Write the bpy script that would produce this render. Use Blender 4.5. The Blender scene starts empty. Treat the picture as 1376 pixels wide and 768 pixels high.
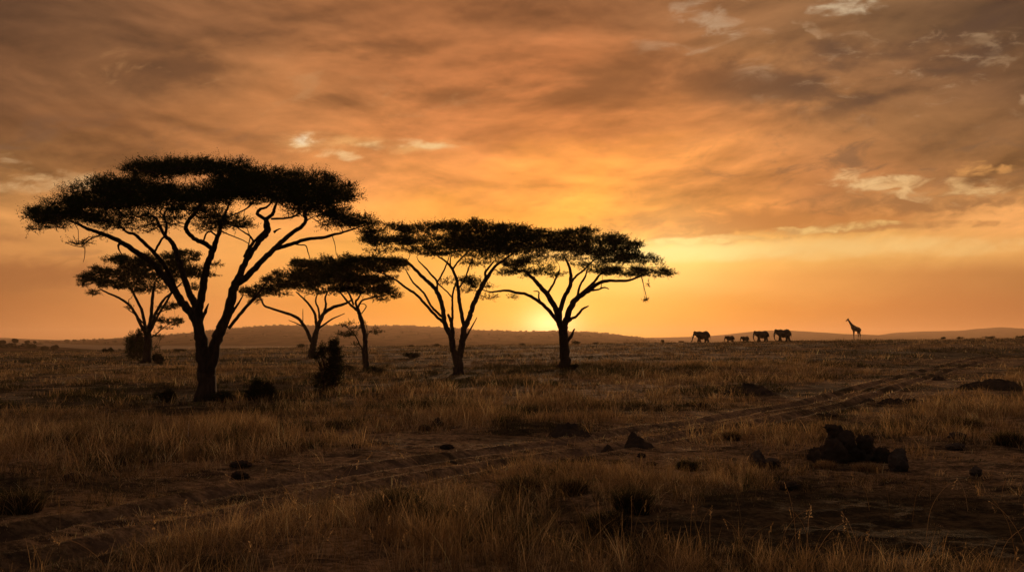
import bpy, bmesh, math, random
import numpy as np
from mathutils import Vector, Matrix

random.seed(7)
RNG = np.random.default_rng(7)
sc = bpy.context.scene
COL = sc.collection
F = 1350.0                      # focal length in reference pixels
CAMZ = 2.5
PITCH = math.atan(71.0 / F)
CP, SP = math.cos(PITCH), math.sin(PITCH)

# ------------------------------------------------------------------ helpers
def s2l(c):
    return tuple(((v / 255.0) / 12.92 if v / 255.0 <= 0.04045 else (((v / 255.0) + 0.055) / 1.055) ** 2.4) for v in c)

def P(px, py, D):
    """point on the sight line through a reference pixel, D metres ahead"""
    a = (px - 688.0) / F; b = (384.0 - py) / F
    x, y, z = a, CP - b * SP, SP + b * CP
    s = D / y
    return np.array([x * s, D, CAMZ + z * s])

def proj(x, y, z):
    zc = z - CAMZ
    yc = y * CP + zc * SP
    yc = np.maximum(yc, 0.5)
    return 688.0 + F * x / yc, 384.0 - F * (zc * CP - y * SP) / yc

def sstep(a, b, x):
    t = np.clip((x - a) / (b - a), 0, 1)
    return t * t * (3 - 2 * t)

def _h(i, j, k, seed):
    n = (i.astype(np.int64) * 374761393 + j.astype(np.int64) * 668265263 + k.astype(np.int64) * 2147483647 + seed * 974634777) & 0xFFFFFFFF
    n = ((n ^ (n >> 13)) * 1274126177) & 0xFFFFFFFF
    n = ((n ^ (n >> 16)) * 2246822519) & 0xFFFFFFFF
    return ((n ^ (n >> 15)) & 0xFFFFFF) / float(0xFFFFFF)

def vn2(x, y, seed=0):
    x = np.asarray(x, float); y = np.asarray(y, float)
    i = np.floor(x); j = np.floor(y); fx = x - i; fy = y - j
    fx = fx * fx * (3 - 2 * fx); fy = fy * fy * (3 - 2 * fy)
    z = np.zeros_like(i)
    a = _h(i, j, z, seed); b = _h(i + 1, j, z, seed); c = _h(i, j + 1, z, seed); d = _h(i + 1, j + 1, z, seed)
    return (a * (1 - fx) + b * fx) * (1 - fy) + (c * (1 - fx) + d * fx) * fy

def vn3(p, seed=0):
    i = np.floor(p); f = p - i; f = f * f * (3 - 2 * f)
    r = 0
    for dx in (0, 1):
        for dy in (0, 1):
            for dz in (0, 1):
                w = (f[:, 0] if dx else 1 - f[:, 0]) * (f[:, 1] if dy else 1 - f[:, 1]) * (f[:, 2] if dz else 1 - f[:, 2])
                r = r + w * _h(i[:, 0] + dx, i[:, 1] + dy, i[:, 2] + dz, seed)
    return r

def fbm2(x, y, seed=0, o=3):
    r = 0; a = 0.5; s = 0
    for k in range(o):
        r = r + a * vn2(x * 2 ** k, y * 2 ** k, seed + k * 17); s += a; a *= 0.5
    return r / s

def mesh_np(name, verts, faces, mats=(), attrs=None, smooth=False, parent=None):
    """faces: list of (n, k) int arrays"""
    me = bpy.data.meshes.new(name)
    verts = np.asarray(verts, np.float32)
    faces = [np.asarray(f, np.int32) for f in faces if len(f)]
    loops = np.concatenate([f.ravel() for f in faces])
    tot = np.concatenate([np.full(len(f), f.shape[1], np.int32) for f in faces])
    start = np.concatenate([[0], np.cumsum(tot)[:-1]]).astype(np.int32)
    me.vertices.add(len(verts)); me.vertices.foreach_set('co', verts.ravel())
    me.loops.add(len(loops)); me.loops.foreach_set('vertex_index', loops)
    me.polygons.add(len(tot)); me.polygons.foreach_set('loop_start', start)
    me.polygons.foreach_set('loop_total', tot)
    if smooth:
        me.polygons.foreach_set('use_smooth', np.ones(len(tot), bool))
    for k, v in (attrs or {}).items():
        if v.ndim == 1:
            at = me.attributes.new(k, 'FLOAT', 'POINT'); at.data.foreach_set('value', v.astype(np.float32))
        else:
            at = me.attributes.new(k, 'FLOAT_COLOR', 'POINT'); at.data.foreach_set('color', v.astype(np.float32).ravel())
    me.update(calc_edges=True)
    for m in (mats if isinstance(mats, (list, tuple)) else [mats]):
        me.materials.append(m)
    o = bpy.data.objects.new(name, me); COL.objects.link(o)
    if parent is not None: o.parent = parent
    return o

def tag(o, label=None, cat=None, group=None, kind=None):
    if label: o['label'] = label
    if cat: o['category'] = cat
    if group: o['group'] = group
    if kind: o['kind'] = kind
    return o

def empty(name, loc, label, cat, group=None):
    o = bpy.data.objects.new(name, None); COL.objects.link(o)
    o.location = loc; o.empty_display_size = 0.3
    return tag(o, label, cat, group)

class MB:
    def __init__(self): self.v = []; self.q = []; self.t = []; self.n = 0; self.c = []
    def add(self, v, q=None, t=None, c=None):
        v = np.asarray(v, float)
        if q is not None and len(q): self.q.append(np.asarray(q) + self.n)
        if t is not None and len(t): self.t.append(np.asarray(t) + self.n)
        self.v.append(v); self.n += len(v)
        if c is not None: self.c.append(c)
    def build(self, name, mat, parent=None, origin=(0, 0, 0), smooth=False, cname='tint'):
        v = np.concatenate(self.v) - np.asarray(origin)
        fs = []
        if self.q: fs.append(np.concatenate(self.q))
        if self.t: fs.append(np.concatenate(self.t))
        at = {cname: np.concatenate(self.c)} if self.c else None
        return mesh_np(name, v, fs, mat, at, smooth, parent)

def norm(v):
    return v / np.maximum(np.linalg.norm(v, axis=-1, keepdims=True), 1e-9)

def catmull(pts, rad, sub=4):
    pts = np.asarray(pts, float); rad = np.asarray(rad, float)
    n = len(pts)
    if n < 3: 
        t = np.linspace(0, 1, sub + 1)[:, None]
        return pts[0] * (1 - t) + pts[-1] * t, rad[0] * (1 - t[:, 0]) + rad[-1] * t[:, 0]
    e = np.vstack([2 * pts[0] - pts[1], pts, 2 * pts[-1] - pts[-2]])
    out = []; ro = []
    for i in range(n - 1):
        p0, p1, p2, p3 = e[i], e[i + 1], e[i + 2], e[i + 3]
        for k in range(sub):
            t = k / sub
            out.append(0.5 * ((2 * p1) + (-p0 + p2) * t + (2 * p0 - 5 * p1 + 4 * p2 - p3) * t * t + (-p0 + 3 * p1 - 3 * p2 + p3) * t ** 3))
            ro.append(rad[i] * (1 - t) + rad[i + 1] * t)
    out.append(pts[-1]); ro.append(rad[-1])
    return np.array(out), np.array(ro)

def tube(mb, pts, rad, sides=6, cap=True, rough=0.0, rnd=None):
    pts = np.asarray(pts, float); n = len(pts)
    tan = norm(np.gradient(pts, axis=0))
    ref = np.array([0.3, 1.0, 0.1]); ref /= np.linalg.norm(ref)
    u = ref - tan[0] * np.dot(ref, tan[0]); u /= max(np.linalg.norm(u), 1e-6)
    ang = np.linspace(0, 2 * math.pi, sides, endpoint=False)
    ca, sa = np.cos(ang), np.sin(ang)
    V = np.zeros((n, sides, 3))
    for i in range(n):
        u = u - tan[i] * np.dot(u, tan[i]); u /= max(np.linalg.norm(u), 1e-6)
        w = np.cross(tan[i], u)
        r = rad[i]
        rr = r * (1 + rough * (RNG.random(sides) - 0.5)) if rough else r * np.ones(sides)
        V[i] = pts[i] + (u[None] * ca[:, None] + w[None] * sa[:, None]) * rr[:, None]
    i = np.arange(n - 1)[:, None] * sides; j = np.arange(sides)[None]; j2 = (j + 1) % sides
    q = np.stack([i + j, i + j2, i + sides + j2, i + sides + j], -1).reshape(-1, 4)
    v = V.reshape(-1, 3)
    t = []
    if cap:
        tip = pts[-1] + tan[-1] * rad[-1] * 0.7
        v = np.vstack([v, tip[None]])
        b = (n - 1) * sides
        t = [[b + k, b + (k + 1) % sides, len(v) - 1] for k in range(sides)]
    mb.add(v, q, t)

# ------------------------------------------------------------------ materials
def new_mat(name):
    m = bpy.data.materials.new(name); m.use_nodes = True
    nt = m.node_tree; nt.nodes.clear()
    return m, nt

class NT:
    def __init__(self, nt): self.nt = nt
    def n(self, t, **kw):
        x = self.nt.nodes.new(t)
        for k, v in kw.items(): setattr(x, k, v)
        return x
    def set(self, s, v):
        if isinstance(v, bpy.types.NodeSocket): self.nt.links.new(v, s)
        elif v is not None:
            s.default_value = v
    def m(self, op, a, b=None, c=None, clamp=False):
        x = self.n('ShaderNodeMath', operation=op); x.use_clamp = clamp
        for i, v in enumerate((a, b, c)):
            if v is not None: self.set(x.inputs[i], v)
        return x.outputs[0]
    def mix(self, f, a, b, mode='MIX', clampf=True):
        x = self.n('ShaderNodeMix', data_type='RGBA', blend_type=mode); x.clamp_factor = clampf
        self.set(x.inputs[0], f)
        for s, v in ((x.inputs[6], a), (x.inputs[7], b)):
            if isinstance(v, tuple) and len(v) == 3: v = v + (1,)
            self.set(s, v)
        return x.outputs[2]
    def sm(self, x, a, b, lo=0.0, hi=1.0):
        r = self.n('ShaderNodeMapRange', interpolation_type='SMOOTHSTEP')
        self.set(r.inputs[0], x); r.inputs[1].default_value = a; r.inputs[2].default_value = b
        r.inputs[3].default_value = lo; r.inputs[4].default_value = hi
        return r.outputs[0]
    def noise(self, vec, scale, detail=4, rough=0.55, dist=0.0, dim='3D'):
        x = self.n('ShaderNodeTexNoise', noise_dimensions=dim)
        if vec is not None: self.set(x.inputs['Vector'], vec)
        x.inputs['Scale'].default_value = scale; x.inputs['Detail'].default_value = detail
        x.inputs['Roughness'].default_value = rough; x.inputs['Distortion'].default_value = dist
        return x.outputs[0]
    def comb(self, x, y, z=0.0):
        c = self.n('ShaderNodeCombineXYZ')
        for i, v in enumerate((x, y, z)): self.set(c.inputs[i], v)
        return c.outputs[0]

def simple_mat(name, c1, c2, scale, rough=0.9, bump=0.4, bdist=0.03, spec=0.2, detail=6, stretch=None):
    m, nt = new_mat(name); N = NT(nt)
    tc = N.n('ShaderNodeTexCoord'); v = tc.outputs['Object']
    if stretch:
        mp = N.n('ShaderNodeMapping'); mp.inputs['Scale'].default_value = stretch
        nt.links.new(v, mp.inputs['Vector']); v = mp.outputs[0]
    n1 = N.noise(v, scale, detail, 0.6)
    f = N.sm(n1, 0.35, 0.65)
    col = N.mix(f, c1, c2)
    b = N.n('ShaderNodeBsdfPrincipled'); nt.links.new(col, b.inputs['Base Color'])
    b.inputs['Roughness'].default_value = rough; b.inputs['Specular IOR Level'].default_value = spec
    n2 = N.noise(v, scale * 3.1, 5, 0.65)
    bp = N.n('ShaderNodeBump'); bp.inputs['Strength'].default_value = bump; bp.inputs['Distance'].default_value = bdist
    nt.links.new(n2, bp.inputs['Height']); nt.links.new(bp.outputs[0], b.inputs['Normal'])
    o = N.n('ShaderNodeOutputMaterial'); nt.links.new(b.outputs[0], o.inputs[0])
    return m

def leafy_mat(name, attr=None, c1=None, c2=None, scale=1.5, trans=0.35, rough=0.7):
    m, nt = new_mat(name); N = NT(nt)
    if attr:
        a = N.n('ShaderNodeAttribute', attribute_name=attr); col = a.outputs['Color']
    else:
        tc = N.n('ShaderNodeTexCoord')
        col = N.mix(N.sm(N.noise(tc.outputs['Object'], scale, 3), 0.35, 0.65), c1, c2)
    d = N.n('ShaderNodeBsdfDiffuse'); t = N.n('ShaderNodeBsdfTranslucent')
    nt.links.new(col, d.inputs[0]); nt.links.new(col, t.inputs[0])
    mx = N.n('ShaderNodeMixShader'); mx.inputs[0].default_value = trans
    nt.links.new(d.outputs[0], mx.inputs[1]); nt.links.new(t.outputs[0], mx.inputs[2])
    o = N.n('ShaderNodeOutputMaterial'); nt.links.new(mx.outputs[0], o.inputs[0])
    return m

M_BARK = simple_mat('acacia_bark', (0.05, 0.038, 0.028), (0.024, 0.019, 0.015), 3.0, bump=0.9, bdist=0.05, stretch=(3, 3, .7))
M_LEAF = leafy_mat('acacia_leaves', c1=(0.03, 0.042, 0.016), c2=(0.045, 0.055, 0.02), scale=0.8, trans=0.05)
M_SHRUB = leafy_mat('shrub_leaves', c1=(0.035, 0.045, 0.02), c2=(0.05, 0.05, 0.028), scale=1.6, trans=0.2)
M_ROCK = simple_mat('weathered_rock', (0.10, 0.085, 0.07), (0.04, 0.034, 0.028), 2.3, bump=0.9, bdist=0.08)
M_MOUND = simple_mat('dark_earth', (0.055, 0.042, 0.03), (0.028, 0.024, 0.016), 1.6, bump=0.9, bdist=0.1)
M_ELE = simple_mat('elephant_hide', (0.045, 0.038, 0.033), (0.03, 0.026, 0.022), 4.0, bump=0.6, bdist=0.03)
M_IVORY = simple_mat('ivory', (0.5, 0.45, 0.34), (0.4, 0.35, 0.25), 4.0, rough=0.5, bump=0.1)
M_GRASS = leafy_mat('dry_grass_blades', attr='tint', trans=0.38)
M_HILLTREE = simple_mat('far_foliage', (0.035, 0.045, 0.02), (0.05, 0.055, 0.025), 0.3, bump=0.0)

def giraffe_mat():
    m, nt = new_mat('giraffe_coat'); N = NT(nt)
    tc = N.n('ShaderNodeTexCoord')
    v = N.n('ShaderNodeTexVoronoi', feature='DISTANCE_TO_EDGE'); v.inputs['Scale'].default_value = 4.2
    nt.links.new(tc.outputs['Object'], v.inputs['Vector'])
    col = N.mix(N.sm(v.outputs[0], 0.03, 0.07), (0.42, 0.30, 0.17), (0.10, 0.05, 0.025))
    b = N.n('ShaderNodeBsdfPrincipled'); nt.links.new(col, b.inputs['Base Color']); b.inputs['Roughness'].default_value = 0.8
    o = N.n('ShaderNodeOutputMaterial'); nt.links.new(b.outputs[0], o.inputs[0])
    return m
M_GIR = giraffe_mat()

def ground_mat():
    m, nt = new_mat('savanna_ground'); N = NT(nt)
    g = N.n('ShaderNodeNewGeometry'); pos = g.outputs['Position']
    at = N.n('ShaderNodeAttribute', attribute_name='track'); tr = at.outputs['Fac']
    ad = N.n('ShaderNodeAttribute', attribute_name='dark'); dk = ad.outputs['Fac']
    af = N.n('ShaderNodeAttribute', attribute_name='far'); fr = af.outputs['Fac']
    mp = N.n('ShaderNodeMapping'); mp.inputs['Scale'].default_value = (0.6, 1.0, 1.0); nt.links.new(pos, mp.inputs['Vector'])
    n1 = N.noise(mp.outputs[0], 1.9, 10, 0.72)
    n2 = N.noise(pos, 9.0, 6, 0.7)
    n3 = N.noise(pos, 0.07, 5, 0.6)
    soil = N.mix(N.sm(n2, 0.35, 0.65), (0.05, 0.040, 0.026), (0.11, 0.083, 0.053))
    litter = N.mix(N.sm(n2, 0.4, 0.6), (0.20, 0.145, 0.075), (0.48, 0.35, 0.19))
    c = N.mix(N.sm(n1, 0.40, 0.54), soil, litter)
    c = N.mix(N.m('MULTIPLY', tr, N.sm(n1, 0.25, 0.6, 1.0, 0.55)), c, N.mix(N.sm(n2, .3, .7), (0.15, 0.115, 0.08), (0.22, 0.165, 0.115)))
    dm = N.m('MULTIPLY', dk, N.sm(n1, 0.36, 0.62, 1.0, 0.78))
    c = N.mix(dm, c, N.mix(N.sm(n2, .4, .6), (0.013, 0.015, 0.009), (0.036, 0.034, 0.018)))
    mp2 = N.n('ShaderNodeMapping'); mp2.inputs['Scale'].default_value = (0.05, 0.12, 1.0); nt.links.new(pos, mp2.inputs['Vector'])
    n4 = N.noise(mp2.outputs[0], 1.0, 8, 0.65)
    farc = N.mix(N.sm(n4, 0.42, 0.58), (0.07, 0.055, 0.03), (0.17, 0.115, 0.06))
    c = N.mix(fr, c, farc)
    b = N.n('ShaderNodeBsdfPrincipled'); nt.links.new(c, b.inputs['Base Color'])
    b.inputs['Roughness'].default_value = 0.95; b.inputs['Specular IOR Level'].default_value = 0.1
    bp = N.n('ShaderNodeBump'); bp.inputs['Strength'].default_value = 1.0; bp.inputs['Distance'].default_value = 0.10
    hh = N.m('ADD', n2, N.m('MULTIPLY', n1, 1.5))
    nt.links.new(hh, bp.inputs['Height']); nt.links.new(bp.outputs[0], b.inputs['Normal'])
    o = N.n('ShaderNodeOutputMaterial'); nt.links.new(b.outputs[0], o.inputs[0])
    return m
M_GROUND = ground_mat()

def hill_mat():
    m, nt = new_mat('hill_slopes'); N = NT(nt)
    g = N.n('ShaderNodeNewGeometry'); pos = g.outputs['Position']
    n1 = N.noise(pos, 0.02, 6, 0.65)
    mp = N.n('ShaderNodeMapping'); mp.inputs['Scale'].default_value = (0.03, 0.004, 0.12); nt.links.new(pos, mp.inputs['Vector'])
    n2 = N.noise(mp.outputs[0], 1.0, 5, 0.6)
    c = N.mix(N.sm(N.m('ADD', N.m('MULTIPLY', n1, .5), N.m('MULTIPLY', n2, .5)), 0.42, 0.58), (0.045, 0.04, 0.022), (0.13, 0.09, 0.05))
    b = N.n('ShaderNodeBsdfDiffuse'); nt.links.new(c, b.inputs[0])
    o = N.n('ShaderNodeOutputMaterial'); nt.links.new(b.outputs[0], o.inputs[0])
    return m
M_HILL = hill_mat()

# ------------------------------------------------------------------ terrain
_rpx = np.array([-600, 0, 150, 300, 500, 800, 900, 1000, 1100, 1376, 2000])
_rpy = np.array([474, 473, 471.5, 468.5, 465.5, 462.5, 460.5, 459.2, 457.8, 455.5, 454])
_raz = np.arctan((_rpx - 688) / F)
_rz = CAMZ - (_rpy - 455) / F * 245.0

TRACK_PX = [(-260, 800), (-60, 760), (20, 742), (134, 714), (217, 698), (300, 680), (384, 662), (460, 650), (560, 636), (640, 623), (707, 613),
            (790, 600), (900, 581), (960, 572), (1030, 558), (1100, 543), (1170, 524), (1230, 506), (1300, 488), (1350, 478)]
TRK = None

def base_z(x, y):
    r = np.hypot(x, y); az = np.arctan2(x, np.maximum(y, 1e-3))
    zr = np.interp(az, _raz, _rz)
    front = sstep(-20, 30, y)
    z = zr * sstep(45, 245, r) * front
    z = z - np.maximum(r - 245, 0) * 0.02 * sstep(245, 330, r)
    return np.maximum(z, -9.0)

# mounds that are part of the terrain: px, py, half width m, height m
def terrain(x, y, ruts=True):
    x = np.asarray(x, float); y = np.asarray(y, float)
    r = np.hypot(x, y)
    z = base_z(x, y)
    z = z + (fbm2(x / 16 + 5, y / 16, 3, 2) - 0.5) * 0.42 * sstep(6, 30, r) * (1 - sstep(300, 600, r))
    calm = 1.0
    if TRK is not None:
        dd, ds = track_dist(x, y); dd = np.abs(dd).reshape(np.shape(x)); calm = .35 + .65 * sstep(1.3, 2.6, dd)
    z = z + (fbm2(x / 3.1, y / 2.3, 11, 2) - 0.5) * 0.15 * (1 - sstep(90, 200, r)) * calm
    z = z + (fbm2(x / 0.7, y / 0.6, 23, 2) - 0.5) * 0.065 * (1 - sstep(30, 70, r)) * calm
    z = z + (vn2(x / .21, y / .17, 41) ** 2 - .3) * 0.04 * (1 - sstep(24, 42, r)) * calm
    if ruts and TRK is not None:
        d, s = track_dist(x, y)
        w = 0.25 + 0.05 * np.sin(s * 0.7)
        for off in (-0.78, 0.78):
            q = np.abs(d - off)
            z = z - 0.10 * np.exp(-(q / w) ** 4) + 0.06 * np.exp(-((q - 0.48) / 0.16) ** 2)
    return z

def track_dist(x, y):
    """signed distance to the centre line and position along it"""
    x = np.asarray(x, float).ravel(); y = np.asarray(y, float).ravel()
    best = np.full(len(x), 1e9); sg = np.zeros(len(x)); ss = np.zeros(len(x)); acc = 0
    for i in range(len(TRK) - 1):
        a = TRK[i]; b = TRK[i + 1]; ab = b - a; L2 = ab @ ab; L = math.sqrt(L2)
        t = np.clip(((x - a[0]) * ab[0] + (y - a[1]) * ab[1]) / L2, 0, 1)
        dx = x - (a[0] + ab[0] * t); dy = y - (a[1] + ab[1] * t)
        d = np.hypot(dx, dy); m = d < best
        cr = ab[0] * dy - ab[1] * dx
        best = np.where(m, d, best); sg = np.where(m, np.sign(cr), sg); ss = np.where(m, acc + t * L, ss); acc += L
    return best * sg, ss

def hit(px, py):
    a = (px - 688.0) / F; b = (384.0 - py) / F
    d = np.array([a, CP - b * SP, SP + b * CP])
    s = np.arange(5, 420, 0.1)
    x = d[0] * s; y = d[1] * s; z = CAMZ + d[2] * s
    g = terrain(x, y, False)
    k = np.nonzero(z < g)[0]
    k = k[0] if len(k) else len(s) - 1
    return np.array([x[k], y[k], g[k]])

TRK = None
_t = np.array([hit(*p)[:2] if p[1] < 770 else P(p[0], p[1], 9.5)[:2] for p in TRACK_PX])
_t, _ = catmull(_t, np.ones(len(_t)), 4)
TRK = _t + np.stack([(vn2(np.arange(len(_t)) / 4.0, np.zeros(len(_t)), 5) - .5) * .35, (vn2(np.arange(len(_t)) / 4.0, np.ones(len(_t)) * 9, 5) - .5) * .35], 1)

def ell(px, py, cx, cy, rx, ry):
    return np.exp(-(((px - cx) / rx) ** 2 + ((py - cy) / ry) ** 2))

def region_maps(x, y, z):
    """tall-grass, bare and dark-vegetation weights over the ground"""
    px, py = proj(x, y, z)
    d, s = track_dist(x, y); ad = np.abs(d).reshape(np.shape(px))
    n = fbm2(x / 5.0, y / 6.5, 77, 3)
    n2 = fbm2(x / 1.6, y / 1.9, 177, 3)
    # short, worn strip round the track
    r = np.hypot(x, y)
    wid = 1.6 + 1.5 * n + 0.012 * r
    bare = 1 - sstep(wid, wid + 1.8, ad)
    bare = np.maximum(bare, ell(px, py, 130, 660, 330, 40) * 1.1)
    bare = np.maximum(bare, ell(px, py, 640, 590, 200, 20) * 0.95)
    bare = np.maximum(bare, ell(px, py, 1230, 600, 190, 16) * 0.9)
    bare = np.maximum(bare, ell(px, py, 1180, 690, 260, 50) * 1.1)
    bare = np.maximum(bare, ell(px, py, 1060, 540, 170, 16) * 0.8)
    bare = np.maximum(bare, ell(px, py, 860, 615, 150, 9) * 0.8)
    tall = ell(px, py, 470, 720, 290, 62) + ell(px, py, 650, 690, 170, 40) + ell(px, py, 200, 590, 190, 24) + ell(px, py, 30, 600, 120, 34) \
        + ell(px, py, 1330, 560, 120, 18) + ell(px, py, 1040, 585, 130, 11) + ell(px, py, 600, 545, 260, 20) + ell(px, py, 940, 500, 200, 14) \
        + ell(px, py, 800, 645, 120, 18) + ell(px, py, 1000, 775, 300, 18) * 0.6 + ell(px, py, 300, 768, 120, 40) + ell(px, py, 1300, 770, 200, 14) * .6
    tall = np.clip(tall, 0, 1.2)
    bare = np.clip(bare * (1 - 0.85 * np.clip(tall, 0, 1) * (ad > 1.25)), 0, 1)
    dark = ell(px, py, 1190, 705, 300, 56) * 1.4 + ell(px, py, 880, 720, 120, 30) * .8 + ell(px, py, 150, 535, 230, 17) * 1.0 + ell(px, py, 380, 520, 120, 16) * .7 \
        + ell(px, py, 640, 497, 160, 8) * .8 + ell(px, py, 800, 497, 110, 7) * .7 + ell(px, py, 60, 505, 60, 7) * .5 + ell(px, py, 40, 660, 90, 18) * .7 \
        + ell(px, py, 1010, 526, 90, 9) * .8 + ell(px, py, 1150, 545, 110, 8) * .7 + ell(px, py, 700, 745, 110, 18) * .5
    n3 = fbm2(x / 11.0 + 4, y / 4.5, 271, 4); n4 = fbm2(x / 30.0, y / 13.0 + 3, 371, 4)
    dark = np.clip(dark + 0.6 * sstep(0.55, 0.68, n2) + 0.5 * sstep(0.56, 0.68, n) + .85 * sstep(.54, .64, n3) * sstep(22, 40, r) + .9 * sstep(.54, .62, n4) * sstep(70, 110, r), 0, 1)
    return px, py, bare, tall, dark, ad

def build_ground():
    az = np.concatenate([np.linspace(-math.pi, -0.75, 30, endpoint=False), np.linspace(-0.75, 0.75, 760), np.linspace(0.75, math.pi, 31)[1:]])
    az = az[:-1]
    r = [0.6]
    while r[-1] < 7: r.append(r[-1] * 1.12)
    while r[-1] < 60: r.append(r[-1] * 1.0055)
    while r[-1] < 300: r.append(r[-1] * 1.008)
    while r[-1] < 14000: r.append(r[-1] * 1.10)
    r = np.array(r); nr, na = len(r), len(az)
    A, R = np.meshgrid(az, r)
    X = (R * np.sin(A)).ravel(); Y = (R * np.cos(A)).ravel()
    Z = terrain(X, Y)
    v = np.vstack([np.stack([X, Y, Z], 1), [[0, 0, float(terrain(np.array([0.]), np.array([0.1]))[0])]]])
    i = np.arange(nr - 1)[:, None] * na; j = np.arange(na)[None]; j2 = (j + 1) % na
    q = np.stack([i + j, i + na + j, i + na + j2, i + j2], -1).reshape(-1, 4)
    c = len(v) - 1
    t = np.stack([np.full(na, c), np.arange(na), (np.arange(na) + 1) % na], 1)
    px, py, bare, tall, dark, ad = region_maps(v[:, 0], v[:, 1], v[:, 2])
    d, s = track_dist(v[:, 0], v[:, 1])
    trk = np.maximum(np.exp(-((d - .78) / .36) ** 4), np.exp(-((d + .78) / .36) ** 4)) * (v[:, 1] > 3)
    rr = np.hypot(v[:, 0], v[:, 1])
    far = sstep(110, 230, rr)
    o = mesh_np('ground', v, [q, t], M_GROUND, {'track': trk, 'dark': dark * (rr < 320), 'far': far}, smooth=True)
    tag(o, 'dry savanna ground with worn wheel ruts crossing it', None, None, 'structure')
build_ground()

def build_hill(name, crest, r0, rc, label, base=-10.0, seed=0, rough=1.2):
    cp = np.array(crest, float)
    daz = np.arctan((cp[:, 0] - 688) / F)
    cz = CAMZ + (455 - cp[:, 1]) / F * rc
    az = np.linspace(daz[0], daz[-1], 420)
    z = np.interp(az, daz, cz)
    k = np.ones(9) / 9; z = np.convolve(np.pad(z, 4, mode='edge'), k, 'valid')
    z = z + (fbm2(az * 60, az * 0, 31 + seed, 4) - .5) * rough * rc / 2500
    edge = sstep(0, 0.06, (az - az[0]) / (az[-1] - az[0])) * sstep(0, 0.06, (az[-1] - az) / (az[-1] - az[0]))
    t = np.linspace(0, 1, 60)
    rs = np.concatenate([r0 + (rc - r0) * t, rc + (rc - r0) * 0.5 * np.linspace(0.05, 1, 14)])
    prof = np.concatenate([sstep(0, 1, t) * 0.45 + t * 0.55, 1 - sstep(0, 1, np.linspace(0.05, 1, 14))])
    A, R = np.meshgrid(az, rs)
    n = (fbm2(A * 40, R / (rc - r0) * 6, 5 + seed, 4) - .5)
    H = (z - base) * edge
    Z = base + H[None] * prof[:, None] + n * H[None] * 0.16 * (prof * (1 - prof) * 4)[:, None]
    v = np.stack([R * np.sin(A), R * np.cos(A), Z], -1).reshape(-1, 3)
    na = len(az); i = np.arange(len(rs) - 1)[:, None] * na; j = np.arange(na - 1)[None]
    q = np.stack([i + j, i + na + j, i + na + j + 1, i + j + 1], -1).reshape(-1, 4)
    o = mesh_np(name, v, [q], M_HILL, smooth=True)
    tag(o, label, None, None, 'structure')
    return az, rs, Z

HA = build_hill('hills', [(-700, 463), (-200, 459.5), (0, 459), (60, 458.2), (100, 457.5), (150, 454.5), (200, 452), (250, 448), (300, 442.5), (340, 439.5), (370, 437.5),
     (500, 437.5), (560, 438), (600, 440), (640, 443), (700, 445.2), (760, 444.8), (800, 446.3), (840, 450.5), (870, 455), (900, 458), (950, 462), (1100, 470)],
     1600, 4500, 'long low hill behind the acacias', seed=1)
HB = build_hill('hills', [(700, 462), (780, 456), (880, 453.3), (930, 452.3), (970, 450), (1000, 446.5), (1030, 444.2), (1060, 444), (1100, 446.5), (1140, 449), (1180, 450), (1240, 454), (1320, 462)],
     4300, 6100, 'faded hill behind the elephants', seed=2)
HC = build_hill('hills', [(1060, 460), (1120, 455), (1170, 452), (1200, 447.5), (1240, 445.8), (1290, 445), (1310, 443), (1345, 441), (1376, 442.5), (1450, 447), (1600, 452), (1900, 460)],
     5000, 7200, 'pale hill right of the giraffe', seed=3)
HD = build_hill('hills', [(-700, 452), (-100, 452), (0, 453.5), (40, 455), (90, 457), (160, 462)], 5200, 7000, 'farthest ridge at the left edge', seed=4)
HE = build_hill('hills', [(-500, 462), (-60, 461), (0, 461), (40, 463), (90, 466), (150, 469.5), (230, 474)], 620, 960, 'low rise with scrub left of the acacias', seed=5, rough=.4, base=-9)

# ------------------------------------------------------------------ foliage helpers
def sprays(mb, pos, dirs, L, K=7, leaf=0.06, wid=0.026, twig=0.006, rng=RNG, flat=0.3):
    N = len(pos)
    if N == 0: return
    dirs = norm(dirs)
    rv = norm(rng.normal(size=(N, 3)))
    lat = norm(np.cross(dirs, rv)); up = np.cross(lat, dirs)
    L = np.asarray(L).reshape(-1, 1)
    # stem
    a = pos - dirs * L * 0.1; b = pos + dirs * L
    v = np.stack([a - lat * twig, a + lat * twig, b], 1).reshape(-1, 3)
    t = (np.arange(N)[:, None] * 3 + np.arange(3)[None])
    mb.add(v, None, t)
    for k in range(K):
        s = 1 if k % 2 else -1
        t0 = (k + 0.6) / K
        c = pos + dirs * L * t0
        ax = norm(dirs * 0.55 + lat * s * (0.9) + rng.normal(size=(N, 3)) * 0.45)
        ll = leaf * (0.7 + 0.6 * rng.random((N, 1))) * (1.15 - 0.5 * t0)
        side = norm(np.cross(ax, up * flat + rng.normal(size=(N, 3)) * 0.6)) * wid * (0.7 + .6 * rng.random((N, 1)))
        v = np.stack([c, c + ax * ll * .5 + side * .5, c + ax * ll, c + ax * ll * .5 - side * .5], 1).reshape(-1, 3)
        q = np.arange(N)[:, None] * 4 + np.arange(4)[None]
        mb.add(v, q)

class Skeleton:
    def __init__(s): s.p = []; s.par = []; s.r = []; s.ch = []
    def add(s, p, par, r): s.p.append(np.array(p, float)); s.par.append(par); s.r.append(r); return len(s.p) - 1

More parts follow.
